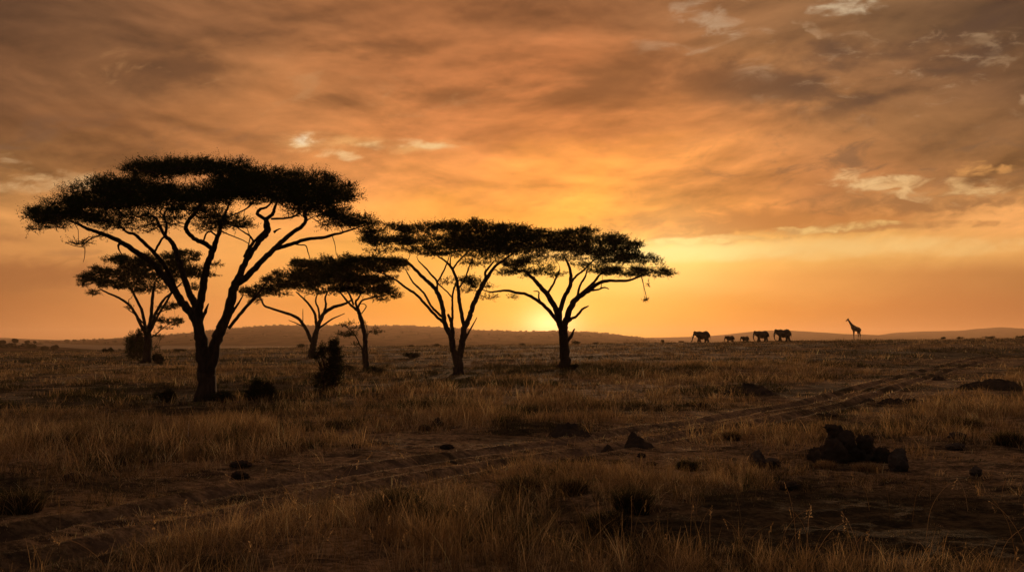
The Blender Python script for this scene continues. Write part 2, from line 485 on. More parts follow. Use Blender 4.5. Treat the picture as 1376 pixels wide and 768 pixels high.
def grow_tree(name, base_px, limbs, pads, label, seed, leaf=0.07, spray=0.26, dens=1.0, dscale=0.75, Dover=None, sides=8, twig_r=0.017,
              group=None, attract=1.0, leaf_w=0.03, squash=.84):
    rng = np.random.default_rng(seed)
    hp = hit(*base_px)
    D = Dover or hp[1]
    base = np.array([hp[0] * D / hp[1], D, float(terrain(np.array([hp[0] * D / hp[1]]), np.array([D]))[0])])
    s = D / F                                     # metres per reference pixel
    root = empty(name, base - np.array([0, 0, .05]), label, 'tree', group)
    org = base - np.array([0, 0, .05])
    P0 = np.array([[p[0], p[1], p[2], p[3]] for p in pads], float)
    cx = (P0[:, 0] - P0[:, 2]).min() * .5 + (P0[:, 0] + P0[:, 2]).max() * .5
    Rm = ((P0[:, 0] + P0[:, 2]).max() - (P0[:, 0] - P0[:, 2]).min()) * .5 * s
    tk = MB(); nodes = []; nrad = []; ndir = []
    first = True
    for li, limb in enumerate(limbs):
        pts = np.array([[p[0], p[1]] for p in limb['p']], float); w = np.interp(np.arange(len(pts)), np.linspace(0, len(pts) - 1, len(limb['w'])), limb['w'])
        L = np.concatenate([[0], np.cumsum(np.hypot(*np.diff(pts, axis=0).T))])
        if first:
            d0 = 0.0
        else:
            q = P(pts[0, 0], pts[0, 1], D)
            nn = np.array(nodes); k = np.argmin((nn[:, 0] / nn[:, 1] - q[0] / D) ** 2 + ((nn[:, 2] - CAMZ) / nn[:, 1] - (q[2] - CAMZ) / D) ** 2)
            d0 = nn[k, 1] - D
        hx = (pts[-1, 0] - cx) * s
        hw = math.sqrt(max(Rm ** 2 - hx ** 2, (0.3 * Rm) ** 2)) * dscale
        de = limb.get('d', None)
        if de is None:
            de = 0.0 if first else np.clip(d0 + (rng.random() - .5) * 2 * min(hw, L[-1] * s * 0.75), -hw, hw)
        else: de = de * hw
        t = (L / L[-1]) ** 1.2
        dep = d0 + (de - d0) * t
        p3 = np.array([P(pts[i, 0], pts[i, 1], D + dep[i]) for i in range(len(pts))])
        if first:
            p3[0] = base + np.array([0, 0, -0.25])
        rr = w * .5 * s
        p3, rr = catmull(p3, rr, 5)
        jit = (rng.random(p3.shape) - .5) * rr[:, None] * 0.35; jit[:2] = 0
        p3 = p3 + jit
        rr = rr * (1 + (rng.random(len(rr)) - .5) * .12)
        if first: 
            rr[:4] *= np.array([1.5, 1.32, 1.16, 1.05])
        tube(tk, p3, rr, 12 if rr[0] > .12 else sides, rough=.10)
        kk = 0 if not limb.get('dead') else len(p3)
        for i in range(kk, len(p3)):
            nodes.append(p3[i]); nrad.append(rr[i]); ndir.append(p3[min(i + 1, len(p3) - 1)] - p3[max(i - 1, 0)])
        first = False
    # smaller clumps roughen the outline of every dense pad
    extra = []
    for (px, py, rx, ry, *rest) in pads:
        den = rest[0] if rest else 1.0
        if den >= .7 and rx >= 12:
            for _ in range(int(2 + rx / 11)):
                a = rng.uniform(-1, 1); up_ = rng.random() < .5
                extra.append((px + a * rx * .95, py + (-ry * rng.uniform(.5, 1.05) if up_ else ry * rng.uniform(.5, 1.3)) * math.sqrt(max(.05, 1 - a * a * .8)), rng.uniform(5, 11), rng.uniform(2.2, 4.2), .95 if up_ else .62))
    pads = [(p[0], p[1], p[2], p[3] * (squash if (p[4] if len(p) > 4 else 1) >= .7 else 1), *p[4:]) for p in pads] + extra
    # pads at several depths
    lf = MB(); att = []
    for (px, py, rx, ry, *rest) in pads:
        den = rest[0] if rest else 1.0
        hx = (px - cx) * s; hw = math.sqrt(max(Rm ** 2 - hx ** 2, (0.25 * Rm) ** 2)) * dscale
        nc = 3 if den > .6 else 2
        if rx < 12: nc = 1
        for c in range(nc):
            off = (0 if nc == 1 else (c / (nc - 1) - .5) * 1.5) * hw + (rng.random() - .5) * hw * .35
            Dc = D + off
            cen = P(px + rng.normal() * rx * .06, py + rng.normal() * ry * .1, Dc)
            R = np.array([rx * s, max(rx * s * .75, hw * .42), ry * s]) * (Dc / D)
            if nc == 1: R[1] = rx * s
            area = rx * ry * math.pi
            # cover = leaf-spray count from the projected area
            per = 0.5 * (K_ := 7) * leaf * leaf_w / s / s
            N = int(dens * den * area * (5.2 if den > .7 else 5.4) / per / nc) + 6
            M = int(N * 1.9)
            u = norm(rng.normal(size=(M, 3))) * (rng.random((M, 1)) ** (1 / 2.6))
            ang = np.arctan2(u[:, 1], u[:, 0])
            wob = 0.74 + 0.62 * vn2(ang * 3.0 + 10, np.full(M, c + px), seed)
            q = u.copy(); q[:, 0] *= wob; q[:, 1] *= wob
            q[:, 2] = np.where(q[:, 2] < 0, q[:, 2] * .8, q[:, 2]) * (.7 + .7 * vn2(q[:, 0] * 3 + px, q[:, 1] * 2 + c, seed + 5))
            pos = cen + q * R
            pos[:, 2] += (pos[:, 1] - cen[1]) * (cen[2] - CAMZ) / cen[1] * .85; pos[:, 0] += (pos[:, 1] - cen[1]) * cen[0] / cen[1] * .85
            pos[:, 2] += (vn2(pos[:, 0] / (5 * spray), pos[:, 1] / (9 * spray) + c, seed + 13) - .5) * ry * s * 1.1
            nz = vn3(pos * (1.5 / (spray * 4.2)) + seed, seed) * .6 + vn3(pos * (1.5 / (spray * 1.9)) + seed, seed + 3) * .4
            keep = (nz > (0.37 if den > .7 else 0.46)) & ((rx < 24) | (vn3(pos * (.42 / (spray * 4.2)) * np.array([1, .35, 2.2]) + seed * 2, seed + 7) > .285))
            pos = pos[keep][:N]; qq = q[keep][:N]
            d = np.stack([qq[:, 0] * 1.0, qq[:, 1] * 1.0, np.abs(qq[:, 2]) * .5 + .16], 1) + rng.normal(size=(len(pos), 3)) * .5
            edge = np.linalg.norm(qq, axis=1)
            sprays(lf, pos, d, spray * (.6 + .6 * rng.random(len(pos)) + .25 * (edge > .85)), 7, leaf, leaf_w, 0.006 * D / 60, rng)
            na = int(np.clip(area / 60 * attract, 4, 22))
            u = norm(rng.normal(size=(na, 3))) * (rng.random((na, 1)) ** .5)
            u[:, 2] = -np.abs(u[:, 2]) * .35 + .1
            pa = cen + u * R * .88; pa[:, 2] += (pa[:, 1] - cen[1]) * (cen[2] - CAMZ) / cen[1] * .85; att.append(pa)
            # wispy twigs sticking out of the top
            nt_ = int(area / 45)
            u = norm(rng.normal(size=(nt_, 3))); u[:, 2] = np.abs(u[:, 2]) * .75
            pp = cen + u * R * .93; pp[:, 2] += (pp[:, 1] - cen[1]) * (cen[2] - CAMZ) / cen[1] * .85
            sprays(lf, pp, u * np.array([1, 1, .6]) + [0, 0, .35] + rng.normal(size=(nt_, 3)) * .25, spray * (1.1 + 1.3 * rng.random(nt_) ** 2), 7, leaf * .8, leaf_w * .8, 0.008 * D / 60, rng)
    att = np.concatenate(att)
    top = np.array(nodes)[0]
    order = np.argsort(np.linalg.norm(att - (np.array(nodes[len(nodes) // 3]))[None], axis=1))
    NP = np.array(nodes); NR = np.array(nrad); ND = norm(np.array(ndir))
    base_n = len(NP)
    par = list(range(-1, base_n - 1)); chains = []
    zmin = base[2] + (NP[:, 2].max() - base[2]) * .33
    for ai in order:
        p = att[ai]
        dv = p[None] - NP; dist = np.linalg.norm(dv, axis=1)
        cost = dist * (1.25 - .25 * (dv / np.maximum(dist, 1e-6)[:, None] * ND).sum(1)) + np.maximum(NP[:, 2] - p[2], 0) * .9 + (NP[:, 2] < zmin) * 50
        k = int(np.argmin(cost)); L = dist[k]
        if L < .12: continue
        a = NP[k]; m = a + ND[k] * L * .35 + np.array([0, 0, .06 * L]) 
        n = max(3, int(L / .45) + 1)
        t = np.linspace(0, 1, n + 1)[:, None]
        pth = (1 - t) ** 2 * a + 2 * t * (1 - t) * m + t ** 2 * p
        pth[1:-1] += rng.normal(size=(n - 1, 3)) * .045 * min(L, 1.5)
        r0 = min(max(NR[k] * .72, twig_r), twig_r * 1.25 + .014 * L ** 1.1 + (.008 if L > 1.5 else 0))
        rad = np.linspace(r0, twig_r * .7, n + 1)
        chains.append((pth, rad))
        NP = np.vstack([NP, pth[1:]]); NR = np.concatenate([NR, rad[1:]]); ND = np.vstack([ND, norm(np.diff(pth, axis=0))])
    for pth, rad in chains:
        tube(tk, pth, rad, 5 if rad[0] > .03 else 4)
    tk.build('trunk', M_BARK, root, org, smooth=True)
    lf.build('crown', M_LEAF, root, org)
    return root, D

# ------------------------------------------------------------------ the six acacias and the sapling
def lb(p, w, **k): return dict(p=p, w=w, **k)
T1_limbs = [
    lb([(277, 540), (277, 515), (276, 495), (272, 470), (269, 447), (266, 428)], [24, 24, 22, 17, 15, 14]),
    lb([(279, 505), (284, 490), (291, 456), (298, 440), (306, 420), (312, 394), (318, 378)], [14, 15, 15, 14, 13, 12, 11], d=-.1),
    lb([(318, 378), (329, 354), (340, 336), (350, 322), (358, 313), (359, 302), (357, 293)], [10, 8, 7, 7, 9, 9, 6], d=.35),
    lb([(357, 295), (346, 287), (350, 281), (360, 277), (372, 262)], [5, 5, 4, 3, 2], d=.6),
    lb([(358, 294), (366, 288), (369, 280), (375, 268), (395, 258)], [6, 5, 4, 3, 2], d=.1),
    lb([(364, 294), (384, 293), (397, 290), (404, 282)], [3, 3, 2.5, 2]),
    lb([(329, 345), (335, 334), (342, 324), (355, 311)], [5, 5, 4, 4], d=.3),
    lb([(341, 325), (336, 317), (328, 312), (318, 305)], [3, 2.5, 2, 1.5], d=.5),
    lb([(317, 379), (323, 379), (340, 363), (356, 346), (369, 334), (378, 325), (395, 311), (406, 304), (411, 295), (409, 286), (420, 274)], [10, 9, 8, 7, 7, 6, 5.5, 5, 4.5, 4, 2.5], d=-.6),
    lb([(370, 334), (391, 328), (413, 321), (435, 319), (448, 315), (458, 313), (480, 306), (498, 300)], [5.5, 5, 4.5, 4, 3.5, 3, 2, 1.5], d=-.3),
    lb([(397, 328), (404, 329), (411, 330), (414, 339), (418, 351)], [1.8, 1.6, 1.5, 1.2, .8], dead=1),
    lb([(446, 316), (450, 328), (452, 343)], [1.2, 1, .7], dead=1),
    lb([(308, 440), (325, 419), (343, 399), (352, 388), (360, 377)], [5, 4.5, 4, 3, 1.2], dead=1, d=-.5),
    lb([(312, 420), (320, 408), (327, 396)], [4, 3, 1.5], dead=1),
    lb([(266, 430), (259, 424), (249, 411), (240, 400), (228, 381), (216, 366), (205, 353), (191, 343), (172, 331), (162, 325), (148, 318), (129, 311), (117, 307), (105, 301), (85, 293)],
       [13, 12, 11, 10, 9, 8.5, 8, 7.5, 7, 6.5, 6, 5, 4.5, 3.5, 2], d=.35),
    lb([(240, 398), (226, 366), (216, 350), (206, 338), (191, 324), (182, 315), (171, 312), (158, 300)], [7, 6, 5.5, 5, 4.5, 4, 3, 2], d=-.7),
    lb([(267, 425), (261, 406), (254, 393), (247, 371), (240, 348), (235, 333), (228, 322), (222, 317), (215, 304), (209, 293), (199, 286)], [11, 10, 9, 8.5, 7.5, 7, 6, 5.5, 4.5, 3.5, 2], d=.8),
    lb([(222, 317), (224, 302), (220, 290), (226, 278)], [4, 3.5, 3, 2], d=.3),
    lb([(208, 338), (217, 322), (222, 317)], [3, 3, 3]),
    lb([(266, 428), (268, 412), (272, 394), (275, 372), (280, 352), (286, 336), (291, 322), (296, 308), (299, 298), (304, 284), (310, 268)], [12, 11, 10, 9, 8.5, 8, 6, 5, 4, 3, 2], d=-.35),
    lb([(286, 335), (275, 327), (262, 321), (254, 314), (250, 307), (253, 297), (262, 286), (270, 274), (276, 262)], [6, 6, 5.5, 5.5, 5.5, 5, 4.5, 4, 3], d=-.9),
    lb([(273, 325), (277, 314), (283, 311), (291, 317)], [2.5, 2.3, 2.3, 2.5]),
    lb([(296, 310), (310, 316), (325, 322), (334, 327)], [2, 1.5, 1.3, 1], dead=1),
    lb([(310, 290), (322, 285), (333, 279), (340, 272)], [2, 2, 2, 2]),
    lb([(271, 428), (275, 420), (278, 413), (280, 408)], [6, 5, 3, 1.6], dead=1, d=-.1),
    lb([(162, 325), (159, 332), (163, 341)], [5, 2.5, 1.2], dead=1),
    lb([(126, 318), (116, 325), (110, 331), (100, 330), (88, 326)], [1.8, 1.6, 1.3, 1, .8]),
    lb([(114, 330), (114, 342), (112, 352)], [1.2, 1, .6], dead=1),
    lb([(148, 319), (138, 315), (126, 319)], [2, 2, 1.8]),
    lb([(368, 312), (374, 308), (378, 307)], [4, 2, .8], dead=1),
]
T1_pads = [(245, 227, 62, 10), (215, 231, 48, 12), (298, 226, 40, 11), (330, 238, 42, 13), (365, 243, 55, 14), (405, 243, 42, 14), (440, 256, 28, 13), (462, 264, 20, 9), (425, 266, 40, 12),
    (165, 246, 42, 9), (185, 258, 55, 14), (125, 258, 38, 11), (105, 273, 42, 10), (75, 287, 38, 10), (140, 275, 50, 12), (98, 288, 42, 9), (52, 291, 18, 7), (60, 298, 18, 5, .5),
    (200, 272, 55, 13), (245, 261, 42, 9), (300, 256, 55, 14), (345, 260, 50, 12), (390, 266, 45, 11), (270, 268, 40, 8), (330, 250, 55, 12),
    (245, 281, 22, 8, .6), (300, 298, 34, 9, .75), (285, 288, 22, 9, .7), (325, 305, 24, 6, .6), (282, 306, 18, 6, .5), (415, 279, 32, 7), (445, 288, 28, 7), (485, 300, 24, 7), (502, 312, 16, 7),
    (465, 299, 22, 6, .8), (445, 303, 18, 6, .4), (498, 323, 12, 5, .6), (190, 290, 48, 7, .5), (150, 296, 35, 7, .6), (210, 301, 28, 7, .4), (120, 297, 30, 5, .6),
    (105, 326, 16, 3.5, .5), (50, 307, 16, 4, .6), (75, 305, 16, 4, .5), (155, 306, 22, 5, .4), (190, 309, 20, 4, .35), (140, 318, 10, 3, .35), (400, 285, 16, 6, .4), (235, 292, 16, 6, .4)]
grow_tree('acacia_tree', (277, 538), T1_limbs, T1_pads, 'largest umbrella acacia with forked trunk and the broadest crown, nearest to the viewer', 11,
          leaf=0.072, spray=0.27, leaf_w=0.034, dens=.92, squash=.92, group='umbrella acacias on the plain')

T2_limbs = [
    lb([(196, 488), (198, 474), (199, 460), (198, 448)], [12, 10, 10, 9]),
    lb([(198, 448), (192, 442), (184, 425), (174, 410), (160, 400), (146, 394), (134, 388)], [5, 4.5, 4, 3.5, 3, 2.5, 1.5], d=-.3),
    lb([(198, 448), (195, 437), (191, 418), (186, 407), (177, 390), (168, 378)], [5, 4.5, 4, 3.5, 3, 2], d=.5),
    lb([(198, 447), (202, 432), (204, 414), (205, 397), (208, 380)], [6, 5, 4.5, 4, 2.5], d=-.6),
    lb([(199, 447), (205, 437), (209, 421), (219, 404), (228, 395), (240, 384)], [5, 4.5, 4, 3.5, 2.5, 1.5], d=.2),
    lb([(204, 440), (212, 424), (222, 408), (232, 392), (246, 378)], [3.5, 3, 3, 2.5, 1.5], d=-.4),
    lb([(199, 455), (208, 450), (217, 442), (226, 436)], [2.5, 2, 1.6, 1]),
    lb([(197, 440), (189, 430), (180, 421), (172, 416)], [2.5, 2, 1.5, 1]),
    lb([(210, 422), (220, 417), (230, 415)], [2, 1.5, 1]),
]
T2_pads = [(125, 375, 18, 8), (112, 377, 8, 4), (125, 395, 8, 4.5, .9), (160, 350, 20, 5), (182, 350, 30, 7), (207, 354, 38, 9), (235, 345, 28, 5), (254, 340, 14, 3, .9), (287, 355, 9, 3.5, .9), (284, 370, 9, 3.5, .8),
    (252, 360, 24, 6), (231, 370, 30, 6), (195, 372, 34, 8), (167, 366, 28, 7), (149, 380, 22, 6), (177, 384, 20, 5, .8), (259, 385, 9, 5, .6), (228, 413, 12, 3.5, .7), (226, 432, 15, 3.5, .8),
    (221, 440, 9, 2.5, .5), (193, 391, 17, 5, .6), (140, 366, 16, 5), (215, 385, 20, 5, .6), (268, 366, 12, 4, .8), (175, 415, 6, 2.5, .4), (181, 458, 10, 6, .6), (190, 446, 10, 5, .55), (212, 452, 8, 5, .6), (206, 466, 9, 5, .6), (184, 470, 11, 6, .6)]
grow_tree('acacia_tree', (196, 487), T2_limbs, T2_pads, 'slender tiered acacia seen behind the left limbs of the largest acacia', 22,
          leaf=0.16, spray=0.38, leaf_w=0.08, dens=0.95, twig_r=.02, group='umbrella acacias on the plain')

T3_limbs = [
    lb([(418, 481), (420, 468), (422, 458), (425, 446)], [11, 9, 8.5, 7]),
    lb([(420, 460), (416, 452), (410, 440), (400, 427), (383, 420), (364, 414), (355, 410), (351, 402), (345, 396)], [5.5, 5, 4.5, 4, 3.5, 3, 2.6, 2, 1.2], d=-.5),
    lb([(425, 446), (430, 431), (437, 419), (449, 412), (463, 408), (474, 402)], [6.5, 5.5, 5, 4.5, 3.5, 2], d=.4),
    lb([(426, 444), (425, 435), (423, 421), (416, 410), (409, 402), (398, 392)], [4, 4, 3.5, 3, 2.5, 1.5], d=.7),
    lb([(434, 423), (438, 410), (437, 400), (442, 388)], [3.5, 3, 2.5, 1.5], d=-.7),
    lb([(429, 428), (428, 415), (424, 404), (428, 392)], [3, 2.6, 2.2, 1.5], d=.1),
    lb([(428, 441), (438, 434), (447, 428), (454, 425), (463, 421)], [3, 2.5, 2, 1.6, 1], dead=1),
    lb([(409, 439), (398, 434), (388, 430)], [2, 1.5, .8], dead=1),
    lb([(407, 432), (407, 424), (407, 415)], [1.3, 1.1, .7], dead=1),
    lb([(350, 388), (357, 381), (362, 373)], [1.6, 1.6, .9], dead=1),
]
T3_pads = [(344, 393, 20, 6), (362, 387, 22, 7), (382, 379, 30, 8), (402, 372, 34, 9), (430, 366, 40, 10), (425, 357, 38, 6), (452, 358, 32, 7), (415, 352, 20, 4, .8), (440, 378, 32, 7), (405, 386, 26, 6, .7),
    (430, 392, 26, 5, .6), (375, 394, 18, 5, .5), (345, 403, 9, 3, .5), (455, 370, 30, 7)]
grow_tree('acacia_tree', (418, 481), T3_limbs, T3_pads, 'low leaning acacia standing farther back behind the dark upright shrub', 33,
          leaf=0.17, spray=0.36, leaf_w=0.085, dens=1.0, twig_r=.02, group='umbrella acacias on the plain')

T4_limbs = [
    lb([(492, 498), (492, 485), (491, 465), (490, 450), (487, 436), (484, 424), (480, 414)], [8, 7, 6.5, 6.5, 6, 5.5, 5]),
    lb([(482, 418), (473, 411), (466, 404), (460, 396), (450, 386)], [4, 3.5, 3, 2.5, 1.5], d=.5),
    lb([(480, 414), (478, 405), (482, 400), (486, 390)], [3.5, 3, 2.6, 1.6], d=-.5),
    lb([(481, 413), (486, 404), (498, 400), (515, 397), (526, 393)], [3, 2.6, 2.3, 2, 1], d=.1),
    lb([(475, 409), (471, 398), (466, 388), (470, 376)], [3, 2.6, 2.3, 1.6], d=-.8),
    lb([(486, 421), (492, 412), (489, 408), (484, 408)], [1.6, 1.5, 1.1, .8], dead=1),
]
T4_pads = [(470, 349, 36, 5), (495, 352, 34, 6), (515, 358, 28, 7), (475, 362, 42, 7), (470, 374, 40, 8), (500, 378, 28, 8), (520, 391, 15, 7), (492, 390, 30, 7), (465, 386, 26, 6, .8), (530, 396, 7, 6, .6), (512, 402, 12, 3.5, .5),
    (535, 353, 14, 4, .8)]
grow_tree('acacia_tree', (492, 498), T4_limbs, T4_pads, 'thin single-stemmed acacia with an arched crown left of the middle acacia', 44,
          leaf=0.11, spray=0.28, leaf_w=0.055, dens=1.0, twig_r=.015, group='umbrella acacias on the plain')

T5_limbs = [
    lb([(615, 504), (616, 492), (615, 479)], [15, 13, 13]),
    lb([(613, 482), (609, 470), (607, 454), (603, 446), (598, 436), (596, 420), (593, 405), (588, 394), (584, 387), (576, 379), (567, 371), (558, 362), (551, 355), (541, 347)], [9, 8.5, 8, 7, 6.5, 6, 6, 6, 5.5, 5, 4.5, 4, 3, 2], d=-.5),
    lb([(598, 434), (590, 428), (582, 420), (572, 409), (560, 396), (548, 388), (540, 382), (530, 375), (513, 367), (500, 362)], [4, 4, 4, 3.8, 3.5, 3.2, 3, 2.6, 2, 1], d=.3),
    lb([(597, 428), (588, 420), (580, 412), (574, 401), (569, 393), (562, 386), (555, 379), (550, 371), (545, 362)], [3.5, 3.5, 3.3, 3, 3, 2.8, 2.4, 2, 1.2], d=.9),
    lb([(587, 390), (587, 378), (578, 367), (570, 358), (562, 350)], [3.5, 3, 2.5, 2, 1.4], d=-.2),
    lb([(587, 380), (594, 368), (600, 355), (603, 346)], [2.6, 2.3, 2, 1.3], d=.4),
    lb([(609, 470), (608, 455), (608, 444), (606, 431), (602, 422)], [7, 6.5, 5.5, 4.5, 3]),
    lb([(607, 438), (608, 424), (608, 410), (608, 398), (611, 385), (616, 372)], [4, 3.5, 3, 2.8, 2.4, 1.6], d=.2),
    lb([(608, 400), (600, 391), (591, 383), (585, 374)], [2, 2, 1.8, 1.2]),
    lb([(617, 482), (619, 471), (622, 455), (624, 440)], [9, 9, 8.5, 8], d=-.1),
    lb([(624, 440), (621, 425), (617, 405), (616, 390), (613, 374), (607, 360), (599, 351), (588, 344)], [5.5, 5, 5, 4.5, 4, 3.5, 2.5, 1.5], d=-.7),
    lb([(608, 362), (616, 351), (626, 341), (634, 334)], [2.6, 2.3, 2, 1.3], d=-.2),
    lb([(616, 388), (624, 376), (630, 359), (636, 346)], [2.6, 2.4, 2, 1.3], d=.5),
    lb([(606, 361), (605, 350), (607, 340)], [2, 1.8, 1.2]),
    lb([(624, 440), (630, 428), (634, 415), (640, 401), (644, 391), (654, 374), (659, 366), (665, 358), (677, 349), (690, 340)], [7.5, 7, 6.8, 6.5, 6, 6, 4.5, 4, 3, 1.8], d=.5),
    lb([(654, 376), (652, 366), (658, 358), (664, 350)], [4, 3.5, 2.8, 1.6], d=-.4),
    lb([(626, 454), (630, 446), (634, 439), (641, 426)], [3, 2.6, 2.2, 1], dead=1),
]
T5_pads = [(537, 307, 16, 5, .9), (560, 311, 26, 6), (593, 304, 36, 6), (646, 303, 17, 4.5), (689, 305, 20, 5), (665, 308, 30, 5), (620, 309, 34, 6), (529, 325, 34, 6), (505, 321, 16, 5, .9), (553, 322, 32, 7),
    (588, 327, 42, 7), (628, 319, 46, 7), (663, 320, 46, 9), (672, 333, 38, 8), (654, 342, 24, 7), (640, 330, 36, 7), (515, 338, 20, 4, .6), (553, 336, 24, 4, .6), (583, 340, 34, 4, .6), (611, 342, 38, 5, .6), (520, 351, 18, 3.5, .5),
    (602, 379, 11, 4, .45), (637, 380, 13, 7, .9), (630, 391, 12, 4, .4), (634, 354, 18, 4.5, .6), (700, 318, 22, 7), (610, 333, 40, 5)]
grow_tree('acacia_tree', (615, 503), T5_limbs, T5_pads, 'middle umbrella acacia with many limbs fanning from a V-shaped trunk', 55,
          leaf=0.11, spray=0.30, leaf_w=0.055, dens=0.9, twig_r=.014, group='umbrella acacias on the plain')

T6_limbs = [
    lb([(760, 495), (759, 475), (757, 456), (756, 436)], [15, 13.5, 13, 13]),
    lb([(754, 440), (750, 430), (747, 415), (738, 399), (729, 388), (720, 378), (712, 370), (702, 362)], [9, 8.5, 8, 7, 6, 5, 4, 2], d=-.5),
    lb([(752, 432), (753, 415), (760, 396), (766, 384), (767, 368), (764, 356), (758, 344)], [7, 6.5, 6, 5.5, 4.5, 3.5, 2], d=.7),
    lb([(767, 380), (774, 371), (783, 364), (795, 352), (803, 343)], [3.5, 3, 2.8, 2.3, 1.4], d=.2),
    lb([(758, 437), (762, 427), (769, 409), (777, 399), (790, 391), (803, 381), (819, 377), (842, 377), (860, 371), (878, 364)], [9, 9, 8, 7.5, 6, 5, 4, 3.4, 2.6, 1.5], d=-.25),
    lb([(782, 394), (792, 385), (799, 378), (806, 369), (815, 358)], [4.5, 4, 3.5, 2.6, 1.5], d=.6),
    lb([(792, 390), (803, 389), (812, 386), (818, 388)], [3, 2.5, 2, 1.2], d=-.8),
    lb([(776, 398), (779, 384), (786, 372), (790, 360)], [3.5, 3, 2.5, 1.4], d=-.7),
    lb([(763, 432), (768, 428), (775, 424), (782, 416), (786, 413), (791, 411)], [4, 4, 3.6, 3.2, 2.6, 1.4], dead=1),
    lb([(752, 433), (746, 427), (736, 415), (723, 404), (707, 395), (694, 393), (683, 390), (670, 391), (658, 392), (646, 388)], [6, 5.5, 5, 4.5, 4, 3.6, 3.3, 2.6, 2, 1], d=.3),
    lb([(728, 408), (724, 400), (724, 392), (717, 391)], [2.5, 2.3, 1.8, 1.2], dead=1),
    lb([(762, 458), (767, 452), (772, 442)], [5, 4.5, 2], dead=1, d=-.15),
    lb([(735, 396), (742, 384), (748, 372), (752, 362)], [3.5, 3, 2.5, 1.5], d=.5),
    lb([(862, 372), (865, 384), (868, 396), (869, 404)], [1.2, 1, .9, .7], dead=1),
]
T6_pads = [(690, 320, 36, 8), (722, 315, 40, 6), (778, 312, 20, 5), (765, 320, 45, 7), (806, 325, 34, 7), (828, 321, 16, 6), (838, 333, 24, 7), (852, 347, 28, 7), (873, 359, 24, 7), (889, 367, 15, 5.5), (899, 368, 7, 5, .9), (827, 349, 28, 6),
    (712, 329, 45, 8), (694, 338, 32, 7), (754, 331, 45, 7), (806, 340, 34, 6), (785, 336, 34, 6), (700, 364, 24, 5, .69), (682, 366, 15, 5, .69), (692, 358, 12, 5, .9), (724, 366, 16, 4, .69), (735, 360, 10, 4, .9), (746, 369, 12, 4, .6), (720, 352, 26, 5, .6), (680, 352, 16, 5, .6), (712, 372, 10, 3, .5), (811, 363, 28, 5, .55), (829, 366, 26, 5, .8), (740, 345, 34, 5, .55),
    (853, 368, 24, 4, .9), (873, 384, 4, 5, .45), (868, 403, 3, 3, .8), (689, 399, 6, 4, .5), (655, 399, 11, 4, .4), (660, 385, 9, 3, .5), (770, 348, 22, 4, .5), (790, 356, 26, 4, .5), (706, 350, 26, 4, .6)]
grow_tree('acacia_tree', (760, 494), T6_limbs, T6_pads, 'rightmost umbrella acacia in front of the glow where the sun sets', 66,
          leaf=0.12, spray=0.32, leaf_w=0.06, dens=0.9, twig_r=.016, group='umbrella acacias on the plain')

TS_limbs = [
    lb([(489, 480), (487, 470), (483, 462), (480, 455), (474, 446), (467, 440), (460, 437)], [2.6, 2.2, 2, 1.8, 1.5, 1.2, .8]),
    lb([(487, 470), (481, 466), (477, 462)], [1.2, 1, .7]),
    lb([(488, 472), (492, 460), (495, 448), (500, 444)], [1.6, 1.4, 1.2, .8]),
    lb([(476, 449), (470, 451), (464, 451)], [1.1, .9, .6]),
    lb([(494, 452), (493, 440), (491, 433)], [1.2, 1, .6]),
]
TS_pads = [(468, 450, 12, 3, .7), (460, 437, 11, 2.5, .6), (472, 433, 8, 3, .5), (503, 445, 8, 5, .6), (493, 433, 6, 4, .6), (477, 463, 4, 2.5, .6), (480, 441, 8, 3, .4)]
grow_tree('thorn_sapling', (489, 492), TS_limbs, TS_pads, 'small wispy thorn sapling against the stem of the thin acacia', 77,
          leaf=0.11, spray=0.24, leaf_w=0.05, dens=0.6, twig_r=.012)

# ------------------------------------------------------------------ shrubs
def shrub(name, px, py, wpx, hpx, label, seed, leaf=.07, upright=False, group=None, cat='shrub', dens=1.0, D=None, lobes=None):
    rng = np.random.default_rng(seed)
    h = hit(px, py)
    if D:
        h = P(px, py, D)
        if D < 400: h[2] = float(terrain(h[:1], h[1:2])[0])
    s = h[1] / F; W = wpx * s * .5; H = hpx * s
    root = empty(name, h, label, cat, group)
    st = MB(); lf = MB()
    lobes = lobes or [(rng.uniform(-.7, .7), rng.uniform(.35, .9), rng.uniform(.28, .5)) for _ in range(7)]
    for (lx, lz, lr) in lobes:
        c = np.array([lx * W, rng.uniform(-.6, .6) * W, lz * H])
        base = np.array([lx * W * .2, rng.uniform(-.05, .05), -.05])
        m = (base + c) / 2 + rng.normal(size=3) * .08 * H
        pt, rr = catmull([base, m, c], [.03 * H ** .5, .02 * H ** .5, .008], 4)
        tube(st, pt, rr, 5)
        R = np.array([lr * W, lr * W, lr * H * .8])
        N = int(105 * dens * (lr / .4))
        u = norm(rng.normal(size=(N * 2, 3))) * (rng.random((N * 2, 1)) ** (1 / 2.4))
        p = c + u * R * 1.1
        k = vn3(p / (W * .2) + seed, seed) > .47
        p = p[k][:N]; u = u[k][:N]
        p[:, 2] = np.maximum(p[:, 2], .02)
        sprays(lf, p, u + [0, 0, .4] + rng.normal(size=p.shape) * .4, min(leaf * 3.2, .22 * H) * (.5 + 1.1 * rng.random(len(p))), 7, min(leaf * 1.2, .12 * H), min(leaf * .62, .06 * H), .006, rng)
        nb = 13
        for _ in range(nb):
            e = c + norm(rng.normal(size=3) + [0, 0, .7]) * R * rng.uniform(.9, 1.5)
            tube(st, np.array([c * .6, (c * .6 + e) / 2 + rng.normal(size=3) * .03, e]), [.012, .009, .004], 4)
    st.build('stem', M_BARK, root, smooth=True); lf.build('foliage', M_SHRUB, root)
    return root

